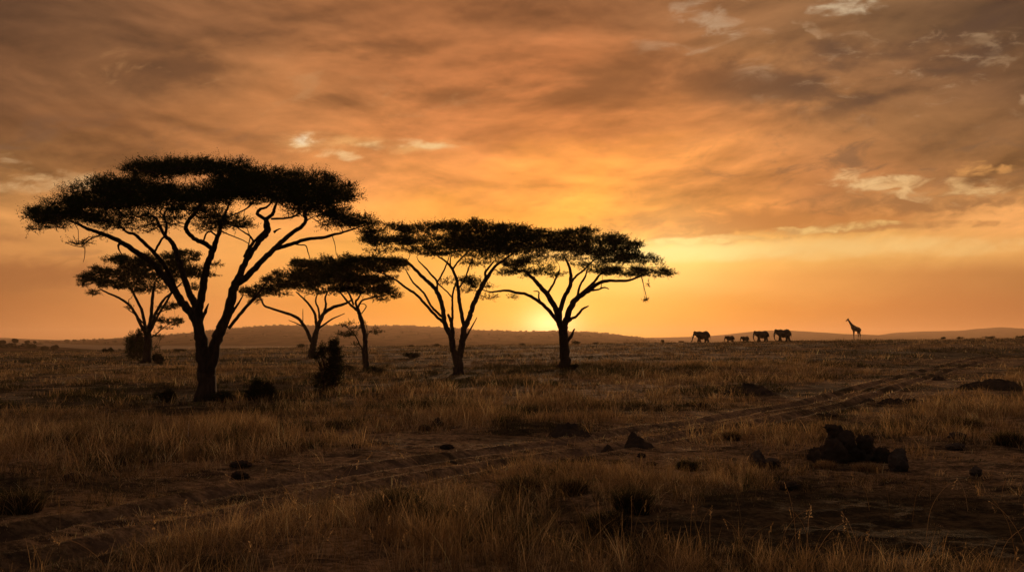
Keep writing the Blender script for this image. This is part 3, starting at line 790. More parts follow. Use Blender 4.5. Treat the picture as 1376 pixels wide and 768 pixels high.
shrub('shrub', 443, 527, 42, 64, 'tall dark upright shrub between the largest and the thin acacia', 101, .075, lobes=[(0.25, .93, .2), (.0, .82, .24), (.45, .82, .22), (-.45, .78, .22), (.3, .66, .3), (.5, .5, .3), (.15, .42, .32), (-.75, .72, .14), (-.3, .3, .34), (-.5, .12, .4), (.1, .18, .5)], dens=1.9)
shrub('shrub', 349, 537, 36, 24, 'dark scrubby bush in the grass right of the largest acacia trunk', 102, .07, lobes=[(-.6, .7, .35), (-.1, .75, .35), (.6, .6, .35), (0, .35, .6), (-.4, .3, .5), (.45, .3, .5)], dens=1.3)
shrub('shrub', 300, 541, 36, 13, 'low dark growth at the foot of the largest acacia', 103, .06)
shrub('shrub', 222, 540, 36, 14, 'dark low bush left of the largest acacia trunk', 104, .06)
shrub('shrub', 188, 483, 38, 38, 'leafy bush hugging the foot of the slender tiered acacia', 105, .12, lobes=[(-.6, .6, .42), (-.2, .45, .5), (-.55, .35, .4), (.1, .8, .3), (.5, .5, .25), (.75, .75, .2), (.3, .25, .4), (-.3, .2, .5), (0, .6, .4)], dens=1.9)
shrub('shrub', 213, 462, 12, 12, 'small tuft of leaves right of the slender tiered acacia stem', 106, .12, D=104)
shrub('shrub', 505, 503, 30, 9, 'low dark scrub at the base of the thin acacia', 107, .09)
shrub('shrub', 458, 503, 44, 10, 'flat dark scrub left of the thin acacia base', 108, .09)
shrub('shrub', 770, 497, 12, 6, 'little dark sprout beside the rightmost acacia trunk', 109, .08)
shrub('shrub', 553, 482, 22, 8, 'mid green bush left of the middle acacia trunk', 110, .12)
shrub('shrub', 145, 471.2, 13, 6, 'round green bush on the plain below the left hill slope', 111, .3, D=215)
for i, (px, py, w, h, D, l) in enumerate([
    (776, 462.8, 15, 4.5, 238, 'dome-shaped bush on the skyline just right of the rightmost acacia'),
    (241, 471, 20, 4, 205, 'flat-topped bush just left of the largest acacia trunk'),
    (404, 468, 19, 5, 225, 'flat-topped bush left of the leaning acacia trunk'),
    (585, 465, 16, 3.5, 235, 'low skyline bush left of the middle acacia'),
    (554, 465, 9, 2.5, 235, 'tiny skyline bush below the thin acacia crown'),
    (800, 463, 10, 2.6, 236, 'tiny skyline bush well left of the elephants'),
    (890, 460.6, 4, 3.6, 236, 'narrow bush on the skyline in front of the first elephant'),
    (915, 460, 7, 2.6, 236, 'small low bush just in front of the lead elephant'),
    (1268, 456.6, 7, 3, 236, 'small bush on the skyline right of the giraffe'),
    (1292, 456.4, 13, 3, 236, 'wider bush on the skyline right of the giraffe'),
    (1329, 456, 17, 3.4, 236, 'long low bush on the right skyline'),
    (1371, 455.6, 12, 4, 236, 'rounded bush on the skyline at the right edge'),
    (700, 464, 12, 2.6, 235, 'low skyline bush between the two right acacias')]):
    shrub('bush', px, py, w, h, l, 200 + i, .16, D=D, cat='bush', group='bushes along the skyline', dens=.8)

def far_tree(px, py, rpx, D, label, seed, group='hazy trees on the left rise'):
    rng = np.random.default_rng(seed)
    s = D / F; p = P(px, py, D); R = rpx * s
    zb = p[2] - R * 2.2
    root = empty('distant_tree', (p[0], p[1], zb), label, 'tree', group)
    tk = MB(); tube(tk, np.array([[0, 0, -1.5], [.1 * R, 0, R * 1.0], [0, 0, R * 2.0]]), [R * .16, R * .12, R * .06], 6)
    lf = MB(); N = 260
    for c in range(5):
        cc = np.array([rng.uniform(-.6, .6) * R, rng.uniform(-.5, .5) * R, R * 2.1 + rng.uniform(-.2, .3) * R])
        u = norm(rng.normal(size=(N, 3))) * (rng.random((N, 1)) ** .4)
        sprays(lf, cc + u * np.array([.6, .6, .4]) * R, u + [0, 0, .3], np.full(N, R * .25), 5, R * .22, R * .13, .02, rng)
    tk.build('trunk', M_BARK, root, smooth=True); lf.build('crown', M_LEAF, root)

for i, (px, py, r, D, l) in enumerate([
    (20, 457.5, 4, 950, 'round hazy tree above the low rise near the left edge'), (37, 459, 3, 950, 'second hazy tree from the left edge above the low rise'),
    (46, 459.5, 2.3, 950, 'smallest of the three hazy trees near the left edge'), (90, 458, 3, 2700, 'faint round tree on the left hill crest'),
    (43, 465, 5, 780, 'broad hazy tree on the front of the low rise'), (73, 466, 4.2, 740, 'hazy tree at the right end of the low rise'),
    (60, 467.5, 4, 720, 'low hazy tree between two others on the rise'), (112, 456.5, 2.5, 2700, 'tiny faint tree farther right on the left hill crest'),
    (3, 460, 4.5, 900, 'hazy tree cut by the left edge of the view'), (100, 457.5, 2.2, 2700, 'tiny faint tree between two on the left hill crest')]):
    far_tree(px, py, r, D, l, 300 + i)

# woodland dots on the hills
def woodland():
    rng = np.random.default_rng(5); mb = MB()
    for (H, rc, n, sz) in ((HA, 4500, 620, 4.3), (HE, 960, 60, 2.2)):
        az, rs, Z = H
        for k in range(n):
            a = rng.uniform(-.55, .25) if H is HA else rng.uniform(az[0], az[-1])
            if H is HA and rng.random() < .55: ri = 57 + rng.integers(0, 3)
            else: ri = rng.integers(12, 56)
            ai = int(np.clip(np.searchsorted(az, a), 0, len(az) - 1)); r = rs[ri]; z = Z[ri, ai]
            R = sz * rng.uniform(.5, 1.35); n_ = 8
            cen = np.array([r * math.sin(az[ai]), r * math.cos(az[ai]), z + R * .3])
            u = norm(rng.normal(size=(14, 3)))
            v = []; 
            for q in range(14):
                c = cen + u[q] * R * np.array([1.3, 1.3, .6]) * .6
                d = norm(rng.normal(size=(4, 3))) * R * .75 * np.array([1.2, 1.2, .7]); v.append(c + d)
            v = np.concatenate(v); b = np.arange(14)[:, None] * 4
            t = np.concatenate([b + np.array([[0, 1, 2]]), b + np.array([[0, 1, 3]]), b + np.array([[0, 2, 3]]), b + np.array([[1, 2, 3]])])
            mb.add(v, None, t)
    o = mb.build('distant_woodland', M_HILLTREE)
    tag(o, 'scattered scrub woodland dotting the far hill', 'woodland', None, 'stuff')
woodland()

# ------------------------------------------------------------------ rocks and mounds
def ico(sub):
    bm = bmesh.new(); bmesh.ops.create_icosphere(bm, subdivisions=sub, radius=1.0)
    v = np.array([x.co[:] for x in bm.verts]); f = np.array([[a.index for a in q.verts] for q in bm.faces]); bm.free(); return v, f
IV, IF = ico(5)
IV4, IF4 = ico(4)
def lump2(*a):
    global IV
    k_ = IV; IV = IV4
    r_ = lump(*a); IV = k_; return r_
def lump(cx, cy, cz, rx, ry, rz, seed, amp=.35, fr=1.6, tilt=0.0, ridge=True):
    v = IV.copy()
    n = vn3(v * fr + seed * 3.7, seed) + .5 * vn3(v * fr * 2.3 + seed, seed + 1) + .25 * vn3(v * fr * 5 + seed, seed + 2) + .13 * vn3(v * fr * 11, seed + 3)
    n = n / 1.88
    if ridge:
        n = n + .35 * (np.abs(vn3(v * fr * 1.7, seed + 9) - .5) * -2 + .6)
    v = v * (1 + amp * 2 * (n - .5))[:, None] * np.array([rx, ry, rz])
    c, s = math.cos(tilt), math.sin(tilt)
    v = np.stack([v[:, 0] * c - v[:, 2] * s, v[:, 1], v[:, 0] * s + v[:, 2] * c], 1)
    return v + np.array([cx, cy, cz])

def rock(name, px, py, wpx, hpx, label, seed, mat=None, cat='rock', group=None, tilt=0., sink=.35, deep=1.0, amp=.42, parts=None, fr=2.0):
    h = hit(px, py); s = h[1] / F; W = wpx * s * .5; H = hpx * s
    mb = MB()
    if parts:
        for i, (ax, az_, rx, rz, tl) in enumerate(parts):
            mb.add(lump2(ax * W, random.uniform(-.35, .35) * W, az_ * H, rx * W, rx * W * deep, rz * H, seed + i, amp, fr, tl), None, IF4)
    else:
        rz = H / (1 + (1 - sink)); mb.add(lump(0, 0, rz * (1 - sink), W, W * deep, rz, seed, amp, fr, tilt), None, IF)
    o = mb.build(name, mat or M_ROCK, None, smooth=True); o.location = h + np.array([0, W * deep * .5, 0])
    tag(o, label, cat, group); return o

def mound(px, py, wpx, hpx, label, seed, deep=.8):
    h = hit(px, py); s_ = h[1] / F; W = wpx * s_ * .5; H = hpx * s_; Dp = W * deep
    n = 110; g1 = np.linspace(-1.25, 1.25, n); gx, gy = np.meshgrid(g1, g1)
    x = h[0] + gx.ravel() * W; y = h[1] + Dp * .6 + gy.ravel() * Dp
    wob = (fbm2(gx.ravel() * 1.4 + seed * 7, gy.ravel() * 1.4, seed, 3) - .5)
    rr = np.hypot(gx.ravel() * (1 + wob * .6), gy.ravel()) + wob * .35
    f = 1 - sstep(.15, 1.0, rr)
    lum = fbm2(x / (W * .35) + seed, y / (Dp * .35), seed + 5, 4)
    fine_ = fbm2(x / .16, y / .16, seed + 8, 3)
    sc_ = min(H * .35, .12)
    z = terrain(x, y) - .03 + f * H * (.25 + 1.15 * lum) + (fine_ - .5) * sc_ * 1.6 * np.clip(f * 5, 0, 1) - (f <= .002) * .06
    i = np.arange(n - 1)[:, None] * n; j = np.arange(n - 1)[None]
    q = np.stack([i + j, i + j + 1, i + n + j + 1, i + n + j], -1).reshape(-1, 4)
    o = mesh_np('earth_mound', np.stack([x, y, z], 1) - h, [q], M_MOUND, smooth=True); o.location = h
    tag(o, label, 'mound'); return o

_r = random.Random(4)
_eu = [-1.05, -.85, -.62, -.45, -.34, -.2, -.05, .12, .3, .45, .6, .9, 1.2]; _ev = [.05, .22, .55, .82, .97, .95, .72, .5, .48, .66, .5, .3, .08]
_parts = []
for _k in range(44):
    _u = _r.uniform(-.98, 1.1); _e = float(np.interp(_u, _eu, _ev)); _sz = _r.uniform(.10, .22)
    _parts.append((_u, max(0.02, _e * _r.uniform(.05, 1.0) - _sz * .55), _sz, _sz * _r.uniform(.8, 1.25), _r.uniform(-.6, .6)))
_parts += [(-.38, .2, .42, .4, 0), (-.3, .5, .24, .3, .25), (.45, .12, .42, .26, 0), (-.36, .9, .2, .09, -.22), (-.2, .84, .12, .12, .5), (-.5, .93, .1, .05, -.3)]
rock('termite_mound', 1146, 622, 92, 47, 'broken dark termite mound with a knob on top, largest lump at right', 1, M_MOUND, 'mound', deep=.9, amp=.5, fr=2.6, parts=_parts)
rock('boulder', 1209, 633, 23, 27, 'pointed dark rock in front of the broken termite mound', 2, deep=.8)
rock('boulder', 1018, 629, 17, 22, 'pointed dark rock left of the broken termite mound', 3, deep=.8)
rock('boulder', 1038, 628, 22, 11, 'lower brownish rock beside the left pointed rock', 4)
rock('boulder', 1288, 590, 19, 9, 'flat dark rock in the pale strip right of the mound', 5)
rock('boulder', 1286, 605, 22, 9, 'long dark rock just below the flat one at right', 6)
rock('boulder', 1313, 640, 14, 11, 'small dark rock near the right edge of the bare earth', 7)
rock('boulder', 1102, 622, 14, 8, 'small dark stone at the left foot of the broken mound', 8)
rock('boulder', 1281, 578, 10, 6, 'tiny dark stone behind the flat rock at right', 9)
mound(856, 604, 58, 20, 'low dark earth mound beside the track near the centre', 10)
mound(815, 609, 32, 12, 'smaller dark clod mound left of the central one', 11)
mound(762, 589, 78, 18, 'broad flat mound beyond the track between acacias and boulders', 12)
mound(1350, 524, 105, 16, 'wide dark mound at the right edge of the plain', 13)
mound(1205, 543, 42, 9, 'small dark mound on the track bend at right', 14)
mound(1166, 541, 32, 6, 'flat dark mound left of the one on the track bend', 15)
mound(1012, 531, 96, 14, 'long low dark bank below the elephants', 16)
mound(1263, 511, 20, 7, 'tiny dark mound left of the wide one at right', 17)
clods = [(322, 628, 22, 7, 'dark clod on the worn ground at left, flat and wide'), (321, 643, 20, 8, 'dark clod just below the wide flat one'), (387, 600, 14, 6, 'small dark clod with a spike near the left track'),
         (404, 594, 8, 4, 'tiny clod up and right of the spiked one'), (776, 621, 26, 4, 'thin dark clod left of the low central mound'), (757, 622, 17, 5, 'dark clod at the end of the thin one'),
         (570, 579, 14, 7, 'round dark clod above the track in the middle'), (588, 573, 12, 9, 'dark tussock clod right of the round clod'), (862, 615, 10, 5, 'small dark clod below the low central mound'),
         (876, 626, 12, 4, 'dark clod above the central pale grass'), (600, 604, 16, 5, 'flat clod beside the ruts in the middle'), (97, 644, 22, 7, 'dark clod far left on the worn ground'), (195, 625, 14, 6, 'dark clod near the tall left grass'),
         (477, 602, 12, 5, 'little clod between the spiked clod and the middle ruts'), (1225, 541, 14, 5, 'stony clod right of the track-bend mound'), (1060, 657, 26, 8, 'dark stone half sunk in the bare foreground at right'), (820, 700, 30, 10, 'dark clod in the dark foreground'),
         (1120, 560, 16, 4, 'flat clod near the far rut'), (945, 547, 16, 5, 'clod in grass below the dark bank'), (830, 622, 14, 4, 'flat clod under the smaller mound')]
for i, (px, py, w, h, l) in enumerate(clods):
    rock('clod', px, py, w, h, l, 40 + i, M_MOUND, 'clod', 'dark clods scattered on the ground', amp=.55, sink=.6)

# fallen branch
fb = MB()
a = hit(452, 497)
pt, rr = catmull([a + [0, 0, .1], a + [.9, 0, .35], a + [1.6, .3, .1], a + [2.5, .2, .0]], [.06, .07, .05, .03], 5)
tube(fb, pt, rr, 7); pt, rr = catmull([a + [.9, 0, .35], a + [.7, .1, .6], a + [.3, .1, .8]], [.04, .03, .012], 4); tube(fb, pt, rr, 6)
tag(fb.build('fallen_branch', M_BARK, None, smooth=True), 'dead branch lying in grass left of the thin acacia stem', 'branch')

# ------------------------------------------------------------------ animals
def remeshed(name, chains, ells, mat, vox, parent):
    bm = bmesh.new()
    for ch in chains:
        pts = [(np.array(c[:3], float), c[3]) for c in ch]
        for (a, ra), (b, rb) in zip(pts[:-1], pts[1:]):
            L = np.linalg.norm(b - a); n = max(2, int(L / (min(ra, rb) * .35)))
            for k in range(n + 1):
                t = k / n; c = a * (1 - t) + b * t; r = ra * (1 - t) + rb * t
                bmesh.ops.create_icosphere(bm, subdivisions=2, radius=r, matrix=Matrix.Translation(Vector(c)))
    for (c, r, rot) in ells:
        mt = Matrix.Translation(Vector(c)) @ Matrix.Rotation(rot[0], 4, 'X') @ Matrix.Rotation(rot[1], 4, 'Y') @ Matrix.Rotation(rot[2], 4, 'Z') @ Matrix.Diagonal((*r, 1))
        bmesh.ops.create_icosphere(bm, subdivisions=3, radius=1.0, matrix=mt)
    me = bpy.data.meshes.new(name + '_raw'); bm.to_mesh(me); bm.free()
    tmp = bpy.data.objects.new('tmp', me); COL.objects.link(tmp)
    md = tmp.modifiers.new('r', 'REMESH'); md.mode = 'VOXEL'; md.voxel_size = vox; md.use_smooth_shade = True
    m2 = tmp.modifiers.new('s', 'SMOOTH'); m2.iterations = 3; m2.factor = .5
    dg = bpy.context.evaluated_depsgraph_get(); dg.update()
    out = bpy.data.meshes.new_from_object(tmp.evaluated_get(dg)); out.name = name
    bpy.data.objects.remove(tmp, do_unlink=True); bpy.data.meshes.remove(me)
    out.materials.clear(); out.materials.append(mat)
    for p in out.polygons: p.use_smooth = True
    o = bpy.data.objects.new(name, out); COL.objects.link(o); o.parent = parent
    return o

def elephant(px, py, hpx, label, step, trunk=0.0, calf=False, D=236.0, tusks=True, yaw=0.0):
    p = P(px, py, D); z = float(terrain(p[:1], p[1:2])[0]); H = hpx / F * D
    k = H / 3.0
    root = empty('elephant', (p[0], p[1], z - .03), label, 'elephant', 'elephants walking along the skyline')
    root.rotation_euler = (0, 0, math.pi + yaw); root.scale = (k, k, k)
    hd = .1 if calf else 0
    ch = [[(-1.2, 0, 1.75, .66), (-.8, 0, 2.02, .86), (0, 0, 1.72, .9), (.65, 0, 1.92, .9), (1.15, 0, 2.1, .66)],
          [(1.1, 0, 2.15, .5), (1.6, 0, 2.32 - hd, .46), (1.8, 0, 2.5 - hd, .36)],
          [(1.85, 0, 2.25 - hd, .33), (2.08, 0, 1.85, .23), (2.2 + trunk * .2, 0, 1.35, .17), (2.2 + trunk * .5, 0, .85, .13), (2.1 + trunk * 1.2, 0, .4, .1), (2.0 + trunk * 2.0, 0, .25 + trunk * .6, .08)],
          [(1.7, 0, 2.05 - hd, .26), (1.9, 0, 1.8 - hd, .14)],
          [(-1.7, 0, 2.05, .09), (-1.85, 0, 1.6, .06), (-1.83, 0, 1.0, .06)]]
    st = step
    for (x0, sy, sw) in ((.8, 1, st), (.8, -1, -st), (-1.0, 1, -st * .8), (-1.0, -1, st * .8)):
        if x0 > 0:
            ch.append([(x0, sy * .36, 1.7, .4), (x0 + sw * .25, sy * .38, 1.05, .31), (x0 + sw * .7, sy * .38, .45, .25), (x0 + sw, sy * .38, .12, .27)])
        else:
            ch.append([(x0, sy * .34, 1.6, .5), (x0 + .08 + sw * .3, sy * .36, 1.0, .36), (x0 - .05 + sw * .7, sy * .37, .5, .25), (x0 + sw, sy * .37, .12, .27)])
    el = [((1.2, .52, 2.05), (.5, .1, .62), (-.25, .1, .25)), ((1.2, -.52, 2.05), (.5, .1, .62), (.25, .1, -.25))]
    remeshed('body', ch, el, M_ELE, .05, root)
    if tusks:
        for sy in (1, -1):
            mb = MB(); pt, rr = catmull([(1.9, sy * .2, 1.95), (2.2, sy * .24, 1.62), (2.5, sy * .22, 1.55), (2.75, sy * .18, 1.68)], [.07, .06, .045, .015], 4)
            tube(mb, pt, rr, 8); mb.build('tusk', M_IVORY, root, smooth=True)
    return root

elephant(944, 460.3, 17.0, 'lead elephant with raised trunk tip at the front of the herd', .42, .35)
elephant(981, 459.9, 10.0, 'elephant calf walking second in line, the bigger calf', .25, 0, True, tusks=False)
elephant(1001.5, 459.7, 8.8, 'smallest elephant calf, third in line', .22, 0, True, tusks=False)
elephant(1024, 459.4, 15.8, 'adult elephant directly behind the two calves', .36, -.1)
elephant(1053, 459.1, 17.2, 'large elephant at the rear of the line', .32, -.05)

def giraffe(px, py, hpx, D=232.0):
    p = P(px, py, D); z = float(terrain(p[:1], p[1:2])[0]); k = hpx / F * D / 4.9
    root = empty('giraffe', (p[0], p[1], z - .03), 'lone giraffe standing on the skyline right of the elephants', 'giraffe')
    root.rotation_euler = (0, 0, math.pi + .22); root.scale = (k, k, k)
    ch = [[(-.85, 0, 2.35, .42), (-.55, 0, 2.5, .52), (0, 0, 2.6, .58), (.5, 0, 2.8, .6), (.75, 0, 2.95, .46)],
          [(.55, 0, 3.0, .44), (1.0, 0, 3.4, .34), (1.4, 0, 3.95, .24), (1.72, 0, 4.4, .19), (1.92, 0, 4.68, .17)],
          [(1.92, 0, 4.7, .19), (2.1, 0, 4.6, .16), (2.38, 0, 4.36, .11)],
          [(1.9, .07, 4.78, .05), (1.86, .08, 5.0, .05)], [(1.9, -.07, 4.78, .05), (1.86, -.08, 5.0, .05)],
          [(1.82, .1, 4.76, .05), (1.74, .26, 4.78, .03)], [(1.82, -.1, 4.76, .05), (1.74, -.26, 4.78, .03)],
          [(-1.0, 0, 2.5, .06), (-1.15, 0, 2.0, .045), (-1.15, 0, 1.5, .05), (-1.15, 0, 1.25, .08)]]
    for sy, sw in ((1, .12), (-1, -.15)):
        ch.append([(.55, sy * .2, 2.5, .24), (.55 + sw * .3, sy * .21, 1.9, .13), (.56 + sw * .6, sy * .2, 1.25, .1), (.55 + sw, sy * .2, .6, .07), (.55 + sw, sy * .2, .08, .085)])
        ch.append([(-.7, sy * .2, 2.35, .32), (-.62 - sw * .3, sy * .21, 1.8, .18), (-.82 - sw * .8, sy * .2, 1.2, .095), (-.75 - sw, sy * .2, .6, .068), (-.75 - sw, sy * .2, .08, .085)])
    remeshed('body', ch, [], M_GIR, .045, root)
    return root
giraffe(1150.5, 458.6, 29.5)

# ------------------------------------------------------------------ grass
def blades(mb, x, y, h, w, lean, tint, seg=3, rng=RNG, curl=.5):
    n = len(x)
    if n == 0: return
    z = terrain(x, y) - .01
    a = rng.random(n) * 2 * math.pi; b = a + rng.normal(size=n) * 1.2
    side = np.stack([np.cos(b), np.sin(b), np.zeros(n)], 1)
    ld = np.stack([np.cos(a), np.sin(a), np.zeros(n)], 1)
    base = np.stack([x, y, z], 1)
    rows = []
    for k in range(seg):
        t = k / seg
        c = base + ld * (lean * h * (t * .6 + t * t * curl))[:, None] + np.array([0, 0, 1.]) * (h * t * (1 - .25 * lean * t))[:, None]
        ww = (w * (1 - .55 * t))[:, None]
        rows += [c - side * ww * .5, c + side * ww * .5]
    tip = base + ld * (lean * h * (.6 + curl))[:, None] + np.array([0, 0, 1.]) * (h * (1 - .25 * lean))[:, None]
    rows.append(tip)
    nv = 2 * seg + 1
    v = np.stack(rows, 1).reshape(-1, 3); o = np.arange(n)[:, None] * nv
    q = [o + np.array([[2 * k, 2 * k + 1, 2 * k + 3, 2 * k + 2]]) for k in range(seg - 1)]
    t = o + np.array([[2 * seg - 2, 2 * seg - 1, 2 * seg]])
    col = np.concatenate([np.repeat(tint, nv, 0), np.ones((n * nv, 1))], 1)
    mb.add(v, np.concatenate(q) if q else None, t, col)

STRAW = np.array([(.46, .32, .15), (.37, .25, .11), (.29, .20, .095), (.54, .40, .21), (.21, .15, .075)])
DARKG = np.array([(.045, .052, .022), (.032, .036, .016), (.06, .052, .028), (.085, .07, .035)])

def scatter(r0, r1, dens, azm=.60):
    n = int(azm * (r1 * r1 - r0 * r0) * dens)
    r = np.sqrt(RNG.uniform(r0 * r0, r1 * r1, n)); a = RNG.uniform(-azm, azm, n)
    return r * np.sin(a), r * np.cos(a)

def tufts(mb, r0, r1, dens, nb, hh, ww, seg, spread, short=False):
    x, y = scatter(r0, r1, dens)
    z = terrain(x, y)
    px, py, bare, tall, dark, ad = region_maps(x, y, z)
    n = len(x)
    patch = fbm2(x / 2.2, y / 2.8, 303, 3)
    rut = np.abs(ad - .78) < .36
    r = np.hypot(x, y)
    if short:
        pr = .25 + .9 * bare * sstep(.38, .55, patch) ; strip = np.maximum(np.exp(-((ad - .12) / .3) ** 2), np.exp(-((ad - 1.42) / .28) ** 2)); pr = (pr + .9 * strip) * np.where(rut, .06, 1)
    else:
        pr = (.22 + .95 * sstep(.40, .56, patch) + .22 * tall) * (1 - .96 * bare) * np.where(rut, .0, 1)
    k = RNG.random(n) < pr
    x, y, bare, tall, dark, patch, px, py = [q[k] for q in (x, y, bare, tall, dark, patch, px, py)]
    n = len(x)
    H = hh * (.42 + .5 * tall + 1.35 * (patch - .4)) * np.exp(RNG.normal(size=n) * .34)
    H = H * np.where(ell(px, py, 1180, 705, 260, 50) > .35, .45, 1)
    H = np.clip(H, .04, hh * 2.0)
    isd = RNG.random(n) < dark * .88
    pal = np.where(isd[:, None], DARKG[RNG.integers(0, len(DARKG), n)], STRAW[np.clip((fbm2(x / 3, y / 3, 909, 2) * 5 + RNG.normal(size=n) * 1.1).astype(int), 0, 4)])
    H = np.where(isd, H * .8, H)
    idx = np.repeat(np.arange(n), nb); m = len(idx)
    sp = spread * (.5 + RNG.random(m)) * np.where(short, 1, 1)
    aa = RNG.random(m) * 2 * math.pi
    bx = x[idx] + np.cos(aa) * sp; by = y[idx] + np.sin(aa) * sp
    if short: pal = pal * (1 + .5 * strip[k][:, None])
    tint = pal[idx] * np.exp(RNG.normal(size=(m, 1)) * .34) * (1.3 if short else 1.0)
    h = H[idx] * (.45 + .75 * RNG.random(m))
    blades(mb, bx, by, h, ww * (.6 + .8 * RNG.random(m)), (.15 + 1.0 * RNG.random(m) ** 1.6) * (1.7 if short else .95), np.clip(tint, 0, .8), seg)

g = MB(); tufts(g, 9.0, 20, 48, 15, .29, .0052, 3, .06)
o = g.build('dry_grass', M_GRASS); tag(o, 'tall dry straw grass filling the foreground', 'grass', None, 'stuff')
g = MB(); tufts(g, 20, 40, 17, 12, .36, .012, 2, .12)
o = g.build('dry_grass', M_GRASS); tag(o, 'dry grass tussocks beyond the track', 'grass', None, 'stuff')
g = MB(); tufts(g, 40, 95, 3.6, 11, .42, .026, 2, .24); tufts(g, 95, 262, .55, 10, .5, .07, 1, .55)
o = g.build('dry_grass', M_GRASS); tag(o, 'dry grass of the plain reaching to the skyline', 'grass', None, 'stuff')
g = MB(); tufts(g, 9.0, 18, 130, 7, .075, .006, 1, .06, True); tufts(g, 18, 42, 36, 7, .10, .013, 1, .1, True); tufts(g, 42, 120, 3.6, 6, .16, .035, 1, .25, True)
o = g.build('short_grass', M_GRASS); tag(o, 'short cropped straw grass on the worn strip', 'grass', None, 'stuff')

# tall stalks with seed heads
def stalks():
    mb = MB(); rng = np.random.default_rng(99)
    pts = [(rng.uniform(-30, 1400), rng.uniform(650, 800)) for _ in range(170)]
    for (px, py) in pts:
        if rng.random() > .35 + .65 * float(ell(px, py, 520, 740, 330, 90) + ell(px, py, 1150, 760, 300, 50)): continue
        h = hit(px, py) if py < 768 else None
        if h is None: h = P(px, 768, 10.0); h[2] = float(terrain(h[:1], h[1:2])[0])
        H = rng.uniform(.45, .85); l = rng.normal(size=2) * .16
        p = [h, h + [l[0] * .3, l[1] * .3, H * .5], h + [l[0], l[1], H * .85], h + [l[0] * 1.7, l[1] * 1.7, H]]
        pt, rr = catmull(p, [.0034, .003, .0024, .0018], 3)
        t = STRAW[rng.integers(0, 4)] * 1.15
        n0 = mb.n; tube(mb, pt, rr, 4); 
        nadd = mb.n - n0
        d = norm(np.array([l[0], l[1], .5]))
        for k in range(9):
            c = pt[-1] - d * .012 * k * 1.3; a = norm(d + rng.normal(size=3) * .5) * .03; sd = norm(np.cross(a, rng.normal(size=3))) * .006
            mb.add(np.array([c, c + a * .5 + sd, c + a, c + a * .5 - sd]), [[0, 1, 2, 3]])
        nadd = mb.n - n0
        mb.c.append(np.tile(np.append(t, 1.0), (nadd, 1)))
    o = mb.build('grass_stalks', M_GRASS); tag(o, 'thin pale seed stalks standing above the foreground grass', 'grass', None, 'stuff')
stalks()

# dark tussocks of the foreground
def tussock(px, py, wpx, hpx, label, seed, straw=.25):
    rng = np.random.default_rng(seed); h = hit(px, py); s = h[1] / F; W = wpx * s * .5; H = hpx * s
    mb = MB(); n = 1500
    a = rng.random(n) * 6.283; r = np.sqrt(rng.random(n)) * W * .75
    x = h[0] + np.cos(a) * r; y = h[1] + W * .4 + np.sin(a) * r
    hh = H * (.5 + .6 * rng.random(n)) * (1 - .45 * (r / W) ** 2)
    tint = np.where((rng.random(n) < straw)[:, None], STRAW[rng.integers(0, 5, n)], DARKG[rng.integers(0, 3, n)])
    blades(mb, x, y, hh, .008 * (.6 + .8 * rng.random(n)), .2 + .7 * rng.random(n), tint, 3, rng)
    o = mb.build('grass_tussock', M_GRASS, None, origin=h); o.location = h
    tag(o, label, 'tussock', 'tussocks standing in the foreground')
tussock(530, 700, 95, 52, 'big dark tussock standing above the pale foreground grass', 1)
tussock(590, 712, 60, 40, 'dark tussock right of the biggest foreground one', 2)
tussock(852, 692, 60, 44, 'dark rounded tussock at the edge of the bare foreground', 3, .1)
tussock(815, 715, 80, 34, 'low wide dark tussock below the rounded one', 4, .15)
tussock(700, 668, 70, 30, 'dark streaky tussock right of centre in the pale grass', 5, .35)
tussock(765, 665, 60, 28, 'dark tussock next to the streaky one', 6, .4)
tussock(20, 690, 70, 40, 'dark tussock at the left edge of the worn ground', 7, .2)
tussock(80, 600, 60, 22, 'dark tussock in the tall grass at left', 8, .2)
tussock(1360, 598, 50, 24, 'dark tussock at the right edge behind the flat rocks', 9, .2)
tussock(1300, 578, 60, 22, 'dark tussock in the tall grass above the flat rocks', 10, .3)
tussock(1120, 580, 70, 16, 'faint dark tussock behind the broken termite mound', 11, .4)

tussock(925, 633, 34, 17, 'small spiky dark tussock right of the low earth mounds', 12, .05)
tussock(985, 592, 26, 14, 'thin dark tussock in the grass beyond the two pointed rocks', 13, .3)
tussock(1112, 630, 34, 15, 'pale tussock at the left foot of the broken termite mound', 14, .9)
tussock(1168, 634, 46, 17, 'pale tussock in front of the broken termite mound', 15, .9)
# ------------------------------------------------------------------ haze
HAZE_D = 0.75e-4
bm = bmesh.new(); bmesh.ops.create_cube(bm, size=1.0)
me = bpy.data.meshes.new('haze'); bm.to_mesh(me); bm.free()
hz = bpy.data.objects.new('haze', me); COL.objects.link(hz)
hz.scale = (21000, 20000, 112); hz.location = (0, 0, 45)
m, nt = new_mat('thin_haze'); N = NT(nt)
pv = N.n('ShaderNodeVolumePrincipled'); pv.inputs['Color'].default_value = (.96, .68, .44, 1); pv.inputs['Density'].default_value = HAZE_D; pv.inputs['Anisotropy'].default_value = .5
oo = N.n('ShaderNodeOutputMaterial'); nt.links.new(pv.outputs[0], oo.inputs['Volume'])
me.materials.append(m); tag(hz, 'thin warm evening haze over the plain', None, None, 'stuff')

